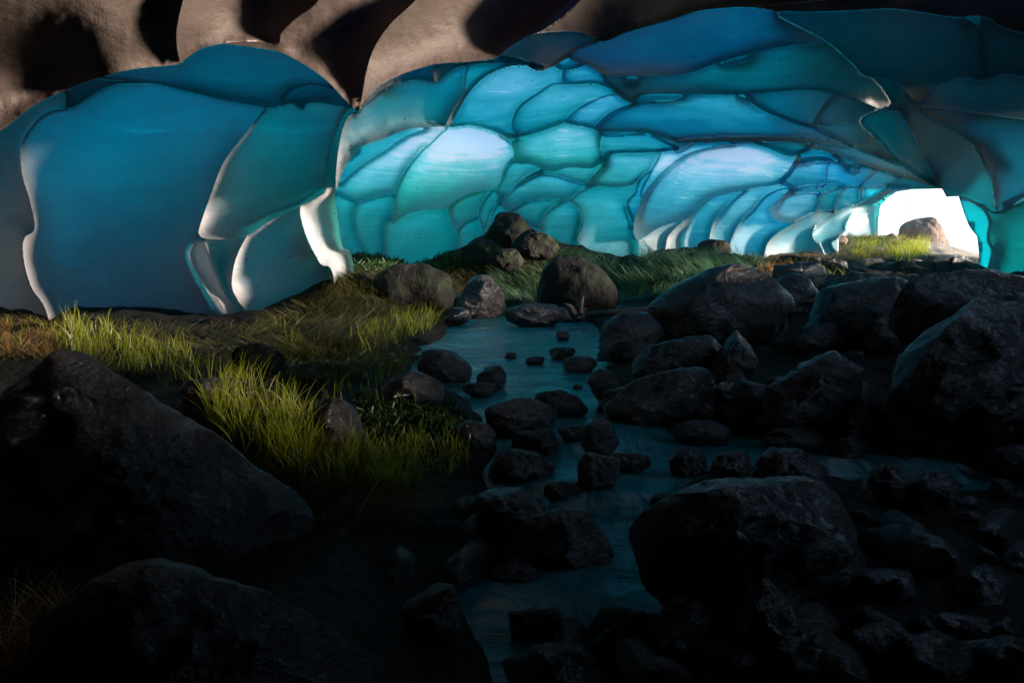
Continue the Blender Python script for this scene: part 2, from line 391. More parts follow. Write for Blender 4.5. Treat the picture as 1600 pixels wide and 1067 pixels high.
# glare of the meltwater pond outside the far opening is painted as pale gravel; a sunlit snowfield rises behind it
def snow_material():
    m, nt = new_mat("old_snow"); L = nt.links.new
    g = N(nt, "ShaderNodeNewGeometry").outputs["Position"]
    a = noise(nt, g, 0.8, 5, 0.6)
    p = N(nt, "ShaderNodeBsdfPrincipled"); L(mixc(nt, a, (0.80, 0.78, 0.76), (0.88, 0.88, 0.88)), p.inputs["Base Color"])
    p.inputs["Roughness"].default_value = 0.8
    L(bump(nt, a, 0.5, 0.2), p.inputs["Normal"]); L(p.outputs[0], N(nt, "ShaderNodeOutputMaterial").inputs[0]); return m
sy, sx = np.meshgrid(np.linspace(0, 1, 60), np.linspace(0, 1, 90), indexing='ij')
hx = 8 + 62 * sx; hy = 30 + 30 * sy + 12 * sx
hz = -0.5 + 16 * sstep(0, 1, sy) * (1.1 - 0.4 * sx)
hp = np.stack([hx.ravel(), hy.ravel(), 0 * hx.ravel()], -1)
hz = hz + 1.2 * fbm(hp * 0.12, 4, 4).reshape(hx.shape) * sstep(0, .3, sy)
idx = np.arange(hx.size).reshape(hx.shape)
q = np.stack([idx[:-1, :-1], idx[:-1, 1:], idx[1:, 1:], idx[1:, :-1]], -1).reshape(-1, 4)
o = mesh_obj("snow_hill", np.stack([hx, hy, hz], -1).reshape(-1, 3), q, snow_material()); tag(o, kind="structure")

# ------------------------------------------------------------------ the ice cave
DEPTH = {
 'M': [(500,200,9.4),(530,300,10.4),(700,400,11),(600,410,10.4),(850,400,11),(990,400,11.6),(730,205,10.6),(780,150,9.2),(720,110,8.2),(860,110,8.2),(900,180,9.6),(850,240,10.6),
       (1100,190,9.6),(950,60,7.2),(1100,30,7.0),(1100,110,8.6),(1200,120,8.8),(1240,30,7.6),(1300,200,10.2),(1340,230,11),(1478,292,12.4),(1400,270,12.4),(1100,260,12),(1000,300,11.6),(1000,370,12),
       (1120,380,12.8),(1200,405,13.6),(1250,300,13.8),(1300,250,13.4),(1240,390,14),(1310,400,14.2),(1330,350,15.2),(1372,320,15.6),(1390,292,14),(1000,520,11.6),(700,520,11),(1300,520,14),(560,60,8),(1500,150,9)],
 'R': [(1300,70,7.4),(1250,20,7.2),(1500,60,7.4),(1433,155,7.6),(1350,200,8.8),(1440,230,9.2),(1475,290,10.4),(1510,305,9.4),(1560,330,8.8),(1600,200,7.8),(1540,420,9.2),(1600,450,8.6),(1700,300,7.8),(1700,50,7.0),(1820,300,7.6),(1700,-100,6.4),(1400,-100,6)],
 'L': [(-60,480,7.3),(40,300,7.2),(200,460,7.3),(200,200,6.9),(380,500,7.25),(320,360,7.2),(450,300,7.15),(510,430,7.35),(550,418,7.6),(525,300,7.25),(550,190,6.9),(430,165,6.7),(430,110,6.1),(300,90,5.8),(150,130,5.9),(0,210,6.4),
       (-200,300,6.7),(-200,500,6.9),(620,150,6.8),(700,192,7.6),(730,105,6.8),(840,105,7.2),(300,560,7.2),(500,560,7.3),(-260,100,6)],
 'A': [(0,200,3.75),(-200,270,3.5),(100,140,3.85),(285,100,4.0),(285,20,3.5),(150,60,3.2),(430,70,4.15),(562,172,4.4),(500,0,3.95),(650,0,4.15),(680,100,4.7),(790,90,5.0),(900,0,4.7),(0,0,2.7),(-200,0,2.6),(300,-200,3.0),(700,-200,4.0),(1000,-150,4.6)],
 'T': [(1000,40,5.6),(1200,5,6.0),(830,60,5.3),(1560,-50,6.2),(900,-150,4.6),(1400,-200,5.0),(880,100,6.4),(790,100,6.3),(1600,20,6.6)],
}
DEPTH['R'] = [(a, b, c * 1.13) for a, b, c in DEPTH['R']]
DEP = {k: RBF(v, eps=50) for k, v in DEPTH.items()}
# group, painted thickness (sets the glow), its top-to-bottom change, hue, bulge, tilt, depth factor, part, outline (photo pixels); listed far to near
CELLS = [
 ('M',.75,.3,-.1,.20,0,1.00,'back_wall',[(460,160),(1000,120),(1300,200),(1420,260),(1420,620),(460,620)]),
 ('M',.42,.2,-.1,.30,.02,1.03,'back_wall',[(515,300),(560,235),(620,200),(700,185),(720,196),(640,216),(600,238),(560,275)]),
 ('M',.18,.5,-.15,.42,.02,1.01,'back_wall',[(515,300),(530,288),(560,262),(600,236),(640,210),(690,197),(716,195),(680,225),(645,255),(625,290),(617,312),(590,308),(563,316),(545,312)]),
 ('M',.58,.2,-.25,.32,.02,1.0,'back_wall',[(505,296),(525,302),(548,312),(558,317),(553,330),(553,350),(560,375),(570,400),(580,450),(505,450)]),
 ('M',.56,.2,-.25,.34,.02,1.0,'back_wall',[(562,317),(590,308),(617,306),(615,330),(612,350),(604,375),(604,430),(590,440),(572,400),(560,375),(553,350),(554,326)]),
 ('M',.62,.2,-.3,.30,.02,1.0,'back_wall',[(604,345),(640,328),(700,318),(716,345),(722,370),(728,400),(722,440),(640,450),(602,440),(602,385)]),
 ('M',.20,.70,-.50,.45,.03,1.01,'back_wall',[(703,197),(735,194),(765,203),(795,220),(805,238),(800,256),(789,272),(781,290),(770,297),(740,303),(716,314),(700,325),(660,328),(630,338),(613,350),(614,325),(622,290),(645,250),(680,215)]),
 ('M',.60,.15,-.3,.38,.02,1.0,'back_wall',[(702,325),(720,310),(745,301),(772,298),(760,312),(752,330),(754,352),(740,343),(725,350),(716,364),(704,345)]),
 ('M',.66,.1,-.25,.34,.02,.995,'back_wall',[(716,362),(725,350),(740,342),(753,340),(760,360),(778,372),(755,400),(720,415),(714,382)]),
 ('M',.50,.15,-.25,.42,.02,1.0,'back_wall',[(757,312),(770,298),(779,300),(785,308),(776,320),(769,335),(766,352),(761,370),(751,352),(749,330)]),
 ('M',.40,.2,-.15,.38,.03,1.01,'back_wall',[(774,299),(782,285),(791,264),(803,252),(830,256),(848,268),(810,288),(786,310)]),
 ('M',.60,.2,-.2,.32,.02,1.0,'back_wall',[(760,375),(765,345),(778,318),(800,328),(840,345),(850,362),(850,430),(780,430)]),
 ('M',.38,.2,-.2,.40,.03,1.0,'back_wall',[(797,300),(812,284),(842,266),(880,262),(920,258),(944,254),(944,266),(932,276),(917,291),(880,280),(845,274),(820,284)]),
 ('M',.42,.22,-.15,.42,.03,.995,'back_wall',[(784,312),(797,299),(815,286),(840,275),(862,274),(895,283),(918,291),(913,299),(895,308),(886,317),(865,312),(835,315),(812,324),(800,334),(786,326)]),
 ('M',.56,.15,-.2,.38,.02,.99,'back_wall',[(798,334),(820,318),(842,313),(872,313),(888,316),(868,325),(855,338),(848,358),(820,350)]),
 ('M',.58,.2,-.2,.34,.02,.985,'back_wall',[(845,356),(851,336),(866,323),(888,312),(902,313),(909,324),(907,345),(901,380),(905,430),(860,430),(843,385)]),
 ('M',.50,.3,-.2,.32,.02,.99,'back_wall',[(893,312),(915,294),(940,286),(965,290),(985,286),(1003,276),(1006,290),(993,302),(979,316),(982,338),(993,362),(996,385),(994,440),(960,440),(900,440),(904,380),(909,335)]),
 ('M',.36,.3,-.25,.42,.03,.985,'back_wall',[(916,296),(922,280),(944,256),(951,243),(963,238),(985,238),(1003,238),(1020,234),(1036,235),(1027,251),(1018,268),(1002,280),(985,290),(960,293),(935,291)]),
 ('M',.42,.2,0,.35,.02,1.0,'back_wall',[(1000,278),(1020,266),(1012,290),(1003,315),(1001,345),(996,372),(985,338),(979,316),(992,300)]),
 ('M',.12,.25,.15,.35,.02,1.01,'back_wall',[(1000,300),(1012,275),(1026,250),(1036,234),(1060,237),(1080,227),(1097,218),(1180,216),(1195,226),(1120,236),(1060,256),(1022,288),(1006,315)]),
 ('M',.45,.2,-.1,.38,.04,.99,'back_wall',[(936,206),(950,212),(975,211),(1008,209),(1032,216),(1062,232),(1036,237),(1000,239),(962,240),(946,250),(938,252),(934,230)]),
 ('M',.28,.28,-.55,.45,.03,.98,'back_wall',[(801,222),(830,203),(862,198),(886,186),(914,197),(939,207),(937,230),(939,252),(925,263),(890,262),(860,268),(830,257),(806,255),(803,238)]),
 ('M',.75,.3,.1,.40,.05,1.06,'back_wall',[(1150,260),(1200,228),(1260,222),(1340,240),(1400,270),(1400,310),(1250,300)]),
 ('M',.55,.2,.15,.38,.04,1.04,'back_wall',[(1228,282),(1242,256),(1256,247),(1275,244),(1300,248),(1320,262),(1290,258),(1262,262),(1240,272)]),
 ('M',.40,.25,.3,.42,.04,1.03,'back_wall',[(1222,290),(1230,272),(1243,261),(1262,257),(1290,254),(1295,256),(1295,292),(1270,291),(1240,299)]),
 ('M',.42,.25,.25,.42,.04,1.03,'back_wall',[(1293,256),(1312,254),(1326,268),(1345,261),(1377,257),(1383,262),(1352,279),(1341,295),(1320,293),(1293,292)]),
 ('M',.62,.2,-.1,.40,.04,1.02,'back_wall',[(1339,295),(1355,277),(1380,262),(1397,264),(1407,272),(1400,282),(1385,291),(1360,295)]),
 ('M',.70,.2,-.1,.38,.05,1.01,'back_wall',[(1298,238),(1340,250),(1385,262),(1335,262),(1326,268),(1310,252)]),
 ('M',.50,.5,.1,.40,.02,1.03,'back_wall',[(1070,345),(1100,318),(1150,298),(1172,296),(1137,325),(1116,350),(1109,384),(1100,420),(1060,420),(1062,380)]),
 ('M',.40,.5,.15,.42,.02,1.02,'back_wall',[(1165,298),(1215,286),(1240,297),(1202,305),(1177,328),(1157,350),(1142,385),(1142,420),(1106,420),(1108,382),(1114,350),(1135,323)]),
 ('M',.40,.5,.2,.40,.02,1.02,'back_wall',[(1175,330),(1200,303),(1240,295),(1290,330),(1276,334),(1236,352),(1206,375),(1198,400),(1200,430),(1138,430),(1140,385),(1155,350)]),
 ('M',.38,.2,.25,.40,.03,1.01,'back_wall',[(1230,300),(1255,292),(1290,289),(1318,291),(1286,305),(1250,305),(1215,320)]),
 ('M',.30,.2,.3,.42,.03,1.0,'back_wall',[(1203,330),(1214,315),(1245,303),(1285,304),(1281,320),(1273,335),(1245,347),(1215,346)]),
 ('M',.55,.2,0,.40,.03,1.0,'back_wall',[(1281,305),(1320,291),(1324,294),(1312,310),(1305,332),(1274,338),(1279,320)]),
 ('M',.50,.2,0,.40,.03,1.0,'back_wall',[(1303,332),(1311,305),(1322,292),(1347,295),(1350,316),(1340,323),(1312,332)]),
 ('M',.50,.2,0,.40,.03,1.02,'back_wall',[(1346,296),(1375,291),(1395,290),(1362,309),(1348,320)]),
 ('M',1.0,.3,-.2,.35,.0,1.22,'back_wall',[(1316,350),(1335,328),(1350,322),(1372,316),(1377,323),(1373,345),(1373,366),(1376,440),(1316,440)]),
 ('M',.80,.5,-.1,.38,.0,1.0,'back_wall',[(1197,440),(1196,392),(1208,370),(1240,349),(1277,332),(1303,331),(1283,350),(1276,362),(1276,370),(1286,385),(1312,402),(1312,440)]),
 ('M',.60,.3,-.1,.42,.0,1.01,'back_wall',[(1274,372),(1274,360),(1284,347),(1306,333),(1342,320),(1366,306),(1402,291),(1378,312),(1370,317),(1350,325),(1333,332),(1322,350),(1318,364),(1302,374),(1297,382),(1310,404),(1318,440),(1296,440),(1288,390)]),
 ('M',1.0,.4,-.1,.38,.0,1.0,'back_wall',[(1006,374),(1030,356),(1062,343),(1082,335),(1063,350),(1051,362),(1043,378),(1040,395),(1042,440),(1016,440),(1017,396)]),
 ('M',1.0,.4,-.1,.38,.0,.995,'back_wall',[(1041,380),(1051,361),(1066,347),(1084,334),(1078,350),(1070,368),(1067,395),(1062,440),(1040,440)]),
 ('M',.27,.62,.12,.42,.03,.97,'back_wall',[(994,374),(990,350),(1001,315),(1012,294),(1040,264),(1075,240),(1120,228),(1160,224),(1190,222),(1218,236),(1246,232),(1252,248),(1243,262),(1233,277),(1215,288),(1185,293),(1145,301),(1110,313),(1085,336),(1060,346),(1030,356),(1010,368)]),
 ('M',.85,.2,-.15,.38,.06,.96,'vault',[(1176,219),(1278,219),(1266,234),(1250,241),(1232,244),(1205,234)]),
 ('M',.95,.2,-.15,.36,.06,1.0,'vault',[(1372,256),(1400,260),(1445,272),(1472,286),(1480,297),(1430,297),(1395,293),(1385,290),(1407,275)]),
 ('M',.85,.2,-.2,.38,.05,.985,'vault',[(1264,218),(1300,222),(1342,230),(1378,248),(1440,270),(1484,290),(1470,294),(1420,281),(1360,262),(1295,238),(1268,232)]),
 ('M',.34,.30,-.12,.42,.05,.97,'vault',[(700,197),(712,165),(740,135),(772,110),(800,100),(845,108),(868,100),(884,110),(884,130),(930,130),(963,146),(930,162),(900,172),(885,190),(860,201),(830,210),(802,216),(770,205),(735,196)]),
 ('M',.40,.30,-.2,.38,.04,.965,'vault',[(800,190),(812,165),(843,143),(862,131),(890,129),(930,130),(963,146),(930,161),(901,172),(886,190),(858,201),(826,211),(806,209)]),
 ('M',.45,.2,0,.38,.04,.97,'vault',[(882,108),(915,102),(942,118),(962,142),(930,131),(883,131)]),
 ('M',.48,.2,0,.36,.04,.97,'vault',[(866,102),(890,88),(918,100),(884,110)]),
 ('M',.34,.2,.05,.42,.05,.955,'vault',[(884,191),(899,172),(930,155),(963,146),(989,158),(970,168),(956,176),(942,190),(932,202),(912,198)]),
 ('M',.50,.2,.0,.38,.05,.96,'vault',[(985,163),(1005,149),(1040,145),(1082,147),(1062,157),(1010,161)]),
 ('M',.55,.48,.02,.42,.05,.93,'vault',[(930,203),(945,182),(970,168),(1010,160),(1050,158),(1080,148),(1150,149),(1195,168),(1240,188),(1290,203),(1346,230),(1300,224),(1240,219),(1180,217),(1120,218),(1062,223),(1030,213),(1000,206),(960,206)]),
 ('M',2.2,0,0,.25,.0,.922,'vault',[(1052,222),(1100,216),(1200,214),(1270,216),(1325,224),(1348,231),(1300,228),(1240,222),(1160,221),(1090,223)]),
 ('M',.95,.2,-.2,.40,.06,.91,'vault',[(1265,196),(1290,186),(1342,180),(1378,215),(1352,224),(1342,232),(1305,216)]),
 ('M',.85,.2,-.2,.40,.06,.91,'vault',[(1338,232),(1352,222),(1378,213),(1405,235),(1440,260),(1482,288),(1484,296),(1440,272),(1385,250)]),
 ('M',.85,.2,-.1,.40,.06,.92,'vault',[(1180,166),(1160,138),(1200,137),(1262,139),(1312,150),(1335,170),(1342,184),(1280,196),(1262,199),(1225,187)]),
 ('M',.95,.15,-.1,.38,.05,.90,'vault',[(1275,194),(1290,160),(1312,147),(1352,155),(1390,178),(1350,190)]),
 ('M',.80,.35,-.15,.40,.06,.91,'vault',[(938,114),(985,124),(1040,115),(1150,94),(1200,77),(1300,64),(1342,105),(1380,140),(1395,178),(1350,160),(1310,149),(1260,141),(1160,148),(1080,148),(1010,148),(987,160),(963,147)]),
 ('M',1.0,.25,.05,.42,.06,.88,'vault',[(890,90),(930,62),(1000,36),(1080,16),(1150,12),(1215,20),(1255,45),(1300,66),(1240,71),(1190,80),(1130,96),(1070,116),(1010,119),(950,118),(918,103)]),
 ('R',1.0,.2,-.1,.36,.05,1.04,'pillar',[(1345,190),(1375,172),(1402,166),(1418,185),(1437,215),(1457,262),(1482,297),(1440,277),(1402,252),(1372,218)]),
 ('R',1.5,.2,0,.36,.04,1.02,'pillar',[(1386,172),(1412,150),(1434,152),(1500,120),(1532,132),(1600,158),(1860,190),(1860,230),(1600,196),(1500,184),(1420,174)]),
 ('R',1.15,-.2,0,.34,.03,1.0,'pillar',[(1405,170),(1442,170),(1500,205),(1542,260),(1560,330),(1530,324),(1500,309),(1477,309),(1469,294),(1455,270),(1430,215),(1415,190)]),
 ('R',1.25,-.25,.1,.32,.03,.99,'pillar',[(1440,170),(1600,188),(1860,220),(1860,310),(1640,300),(1590,315),(1560,336),(1546,270),(1512,215)]),
 ('R',1.0,-.2,-.05,.32,.0,.98,'pillar',[(1496,306),(1530,316),(1560,332),(1600,314),(1640,300),(1860,290),(1860,640),(1530,640),(1520,440),(1530,400),(1527,370),(1512,345)]),
 ('R',.50,-.2,.05,.36,.0,.97,'pillar',[(1496,306),(1532,320),(1549,345),(1546,375),(1557,392),(1551,410),(1543,450),(1524,450),(1530,400),(1527,370),(1511,345)]),
 ('R',1.7,.3,0,.36,.05,.98,'vault',[(1220,20),(1330,12),(1400,12),(1492,26),(1525,38),(1540,60),(1540,122),(1502,122),(1462,137),(1433,157),(1400,131),(1350,117),(1335,102),(1292,64),(1250,42)]),
 ('R',1.9,.3,0,.34,.05,.97,'vault',[(1536,22),(1600,50),(1860,90),(1860,200),(1600,120),(1538,121)]),
 ('T',1.9,.3,0,.34,.05,1.0,'vault',[(800,-260),(1860,-260),(1860,90),(1600,52),(1540,26),(1490,27),(1400,14),(1320,17),(1235,18),(1190,10),(900,-20)]),
 ('T',1.0,.2,-.05,.38,.06,1.0,'vault',[(690,100),(760,92),(800,62),(860,50),(905,50),(940,62),(905,78),(880,95),(845,111),(822,104),(790,101),(740,105)]),
 ('T',2.3,.2,0,.36,.06,.99,'vault',[(780,70),(830,55),(870,50),(905,50),(925,58),(945,65),(980,51),(1050,31),(1100,16),(1200,8),(1300,-2),(1400,-12),(1400,-60),(850,-60)]),
 ('L',1.25,.2,0,.34,0,1.0,'left_wall',[(-300,640),(-300,60),(80,100),(110,145),(60,180),(40,215),(34,240),(36,280),(45,330),(53,357),(38,370),(36,400),(48,445),(80,500),(90,640)]),
 ('L',.92,.15,0,.34,0,1.0,'left_wall',[(295,367),(312,365),(322,375),(340,420),(365,450),(390,490),(386,520),(386,640),(340,640),(350,495),(325,455),(297,410)]),
 ('L',.95,.1,0,.36,0,1.0,'left_wall',[(311,366),(330,370),(352,372),(392,362),(372,400),(363,430),(369,455),(392,505),(380,500),(358,470),(338,430),(324,390)]),
 ('L',.80,.2,0,.36,0,.995,'left_wall',[(362,445),(370,400),(395,358),(430,336),(474,316),(471,345),(481,380),(501,415),(524,444),(524,640),(386,640),(388,505),(372,470)]),
 ('L',.80,-.2,-.1,.34,0,.985,'left_wall',[(471,320),(495,308),(508,298),(511,265),(518,218),(542,165),(562,150),(606,190),(562,226),(536,264),(526,292),(525,320),(529,350),(535,385),(553,420),(560,640),(524,640),(522,440),(500,412),(481,375),(471,345)]),
 ('L',.82,.72,.14,.40,0,.985,'left_wall',[(60,185),(85,172),(102,170),(130,150),(160,135),(210,128),(260,132),(330,148),(400,163),(420,168),(385,208),(352,250),(331,300),(314,350),(312,367),(298,385),(296,408),(325,458),(350,494),(386,522),(386,640),(86,640),(76,500),(48,447),(36,400),(38,372),(54,357),(46,312),(34,270),(34,222)]),
 ('L',.70,.25,-.02,.40,0,.98,'left_wall',[(415,170),(450,160),(530,155),(548,162),(532,190),(517,230),(511,265),(508,298),(495,309),(460,326),(420,346),(380,370),(330,374),(311,367),(315,345),(331,300),(350,253),(387,205)]),
 ('L',1.6,.0,0,.38,.04,.95,'left_wall',[(96,130),(150,112),(210,104),(270,128),(212,131),(180,132),(150,145),(125,162),(104,170),(102,150)]),
 ('L',.85,.35,.1,.40,.05,.93,'left_wall',[(140,118),(210,96),(300,70),(420,60),(500,90),(545,155),(520,138),(466,134),(444,146),(436,166),(410,167),(350,157),(300,145),(240,131),(200,127)]),
 ('L',1.1,-.1,.1,.40,.05,.92,'left_wall',[(438,166),(444,146),(466,133),(500,131),(560,150),(590,170),(540,168),(505,161),(480,162),(473,172),(455,162)]),
 ('L',.50,.35,.0,.40,.04,.97,'vault',[(525,295),(528,240),(540,190),(562,170),(600,143),(630,127),(680,126),(700,112),(730,100),(762,97),(742,115),(722,150),(704,180),(698,196),(640,202),(600,217),(560,232),(538,262)]),
 ('L',.45,.3,.0,.38,.04,.98,'vault',[(730,104),(760,94),(800,92),(848,106),(803,103),(762,118),(732,147),(707,190),(697,196),(706,175),(722,145)]),
 ('L',1.2,.1,.15,.38,.05,.93,'vault',[(558,180),(575,140),(620,95),(684,85),(682,127),(650,125),(612,134),(582,155),(564,170)]),
 ('L',1.5,.0,.1,.36,.05,.92,'vault',[(680,128),(684,92),(740,85),(802,90),(832,102),(800,99),(760,99),(722,103),(702,112)]),
 ('A',2.6,0,.1,.34,.05,1.0,'near_arch',[(-400,500),(-400,330),(-100,262),(0,205),(50,167),(100,142),(160,120),(210,108),(270,102),(282,97),(276,70),(277,40),(286,0),(300,-60),(300,-400),(-400,-400)]),
 ('A',2.6,0,.1,.36,.05,1.0,'near_arch',[(282,98),(290,92),(318,75),(360,67),(400,66),(434,70),(440,55),(462,33),(500,0),(530,-80),(560,-400),(300,-400),(300,-60),(286,0),(277,40),(276,70)]),
 ('A',2.4,0,.1,.38,.05,.985,'near_arch',[(350,68),(400,65),(434,69),(440,52),(462,30),(500,-2),(530,-80),(560,-400),(800,-400),(720,-80),(652,-2),(610,38),(585,75),(573,110),(566,150),(563,176),(540,157),(510,126),(480,104),(440,83),(400,75)]),
 ('A',2.4,0,.1,.38,.05,.98,'near_arch',[(562,176),(566,150),(573,110),(585,75),(610,38),(652,-2),(720,-80),(800,-400),(1300,-400),(1000,-100),(910,-2),(860,40),(820,60),(795,75),(775,90),(740,96),(685,100),(640,112),(600,130),(576,150)]),
]
OPENING = [(1376,322),(1388,308),(1402,299),(1425,296),(1472,295),(1479,308),(1498,307),(1507,335),(1515,355),(1527,370),(1530,400),(1524,450),(1524,640),(1376,640),(1372,366),(1372,345)]
STEP = 2.0
BULGE = {'M': 1.9, 'R': 1.6, 'L': 2.3, 'A': 2.3, 'T': 1.5}
HUE_ADD = {'M': 0.03, 'R': -0.1, 'L': -0.15, 'A': 0, 'T': 0}
PAINTED_THICK_ADD = {'M': -0.04, 'R': 0.38, 'L': 0.20, 'A': 0.3, 'T': 0.5}  # per-group shift of the painted glow; higher is darker
px = np.arange(-300, 1672.1, STEP); py = np.arange(-240, 600.1, STEP)
PX, PY = np.meshgrid(px, py)
polys = [catmull(c[8], 6) for c in CELLS] + [np.array(OPENING, float)]
lab = np.full(PX.shape, -1)
for k, P in enumerate(polys):
    x0, y0 = P.min(0) - 2; x1, y1 = P.max(0) + 2
    m = (PX > x0) & (PX < x1) & (PY > y0) & (PY < y1)
    ins = inside(P, PX[m], PY[m]); v = lab[m]; v[ins] = k; lab[m] = v
HOLE = len(CELLS)
for k, c in enumerate(CELLS):
    if c[0] == 'L' and c[8][0] == (-300, 640): kL = k
    if c[0] == 'T' and c[8][0] == (800, -260): kT = k
    if c[0] == 'R' and c[8][0] == (1386, 172): kR = k
fill = np.where(PX < 540, kL, np.where((PY < 20) & (PX > 760), kT, np.where((PX > 1325) & (PY < 345) & (PY < 190 + (PX - 1325)), kR, 0)))
lab = np.where(lab < 0, fill, lab)
def shift(a, dy, dx): return np.roll(np.roll(a, dy, 0), dx, 1)
N8 = [(dy, dx) for dy in (-1, 0, 1) for dx in (-1, 0, 1) if dy or dx]
mx = lab.copy(); mn = lab.copy()
for dy, dx in N8:
    s_ = shift(lab, dy, dx); mx = np.maximum(mx, s_); mn = np.minimum(mn, s_)
edge = (mx != mn)
ridge = np.full(PX.shape, 30.0); SX, SY = PX.copy(), PY.copy(); snapped = np.zeros(PX.shape, bool); newlab = lab.copy()
for k, P in enumerate(polys):                                    # snap vertices to the scallop ridges
    m = edge & (mx == k)
    if not m.any(): continue
    d, qx, qy = nearest(P, PX[m], PY[m])
    sn = d < 0.62 * STEP
    SX[m] = np.where(sn, qx, PX[m]); SY[m] = np.where(sn, qy, PY[m]); ridge[m] = np.where(sn, 0, d)
    t = snapped[m]; t[sn] = True; snapped[m] = t
    t = newlab[m]; t[sn] = k; newlab[m] = t
lab = newlab
for it in range(10):
    for dy, dx in ((0, 1), (0, -1), (1, 0), (-1, 0)):
        ridge = np.minimum(ridge, shift(ridge, dy, dx) + STEP)
# bowl of every scallop: Poisson problem per cell with the ridge held at zero
same = [(shift(lab, dy, dx) == lab).astype(float) for dy, dx in ((0, 1), (0, -1), (1, 0), (-1, 0))]
free = (~snapped).astype(float)
h = np.zeros(PX.shape); par = (np.add.outer(np.arange(len(py)), np.arange(len(px))) % 2).astype(bool)
for it in range(760):
    for pset in (par, ~par):
        acc = sum(shift(h, dy, dx) * q_ for (dy, dx), q_ in zip(((0, 1), (0, -1), (1, 0), (-1, 0)), same))
        h = np.where(pset, (h + 1.85 * ((acc + 1.0) / 4.0 - h)) * free, h)
h = np.maximum(h, 0)
Zs = np.zeros(PX.shape); painted_thick = np.zeros(PX.shape); hue = np.zeros(PX.shape)
zg = {g: f(SX, SY) for g, f in DEP.items()}
for k, c in enumerate(CELLS):
    m = lab == k
    if not m.any(): continue
    g, t, dt, hu, kb, tilt, zf, part, _ = c
    z = zg[g][m]; hm = h[m]; hmax = max(hm.max(), 1e-6)
    rad_px = min(math.sqrt(2 * hmax) * STEP, 150)                # bowl radius estimate in photo pixels
    u = hm / hmax
    prof = 1 - (1 - u) ** (1.6 if g in 'LA' else 1.9)
    y0, y1 = np.percentile(SY[m], 2), np.percentile(SY[m], 98)
    v = np.clip((SY[m] - y0) / max(y1 - y0, 1), -.2, 1.2)
    Zs[m] = z * zf * (1 + tilt * (0.5 - v)) + kb * BULGE[g] * prof * rad_px * z / FPX
    painted_thick[m] = t + PAINTED_THICK_ADD[g] + dt * (v - 0.5) + (0.20 if g == 'M' else 0.12) * (1 - u) ** 3 - 0.04  # bright and dark zones of the glow painted into the thickness value
    hue[m] = hu + HUE_ADD[g]
def blur(a, n):
    for _ in range(n):
        a = (a * 2 + shift(a, 0, 1) + shift(a, 0, -1) + shift(a, 1, 0) + shift(a, -1, 0)) / 6
    return a
grp = np.array([['M', 'R', 'L', 'A', 'T'].index(c[0]) for c in CELLS] + [9])[lab]
for g in range(5):                                              # painted thickness and hue change softly inside each sheet of ice
    wgt = (grp == g).astype(float); bw = blur(wgt, 16) + 1e-6
    painted_thick = np.where(grp == g, blur(painted_thick * wgt, 16) / bw, painted_thick)
    hue = np.where(grp == g, blur(hue * wgt, 16) / bw, hue)
pt = np.stack([SX.ravel(), SY.ravel(), 0 * SX.ravel()], -1)
Zs = Zs * (1 + 0.0035 * fbm(pt / 46.0, 11, 3).reshape(PX.shape) + np.where(grp == 2, 0.007, 0.0) * vnoise(pt / np.array([85.0, 60.0, 1]), 61).reshape(PX.shape))
parts = ['back_wall', 'vault', 'pillar', 'left_wall', 'near_arch']
def avg(a_, n_): return a_ / np.maximum(n_, 1)
chunks = {p_: [[], [], 0, [], [], []] for p_ in parts}
ny_, nx_ = PX.shape
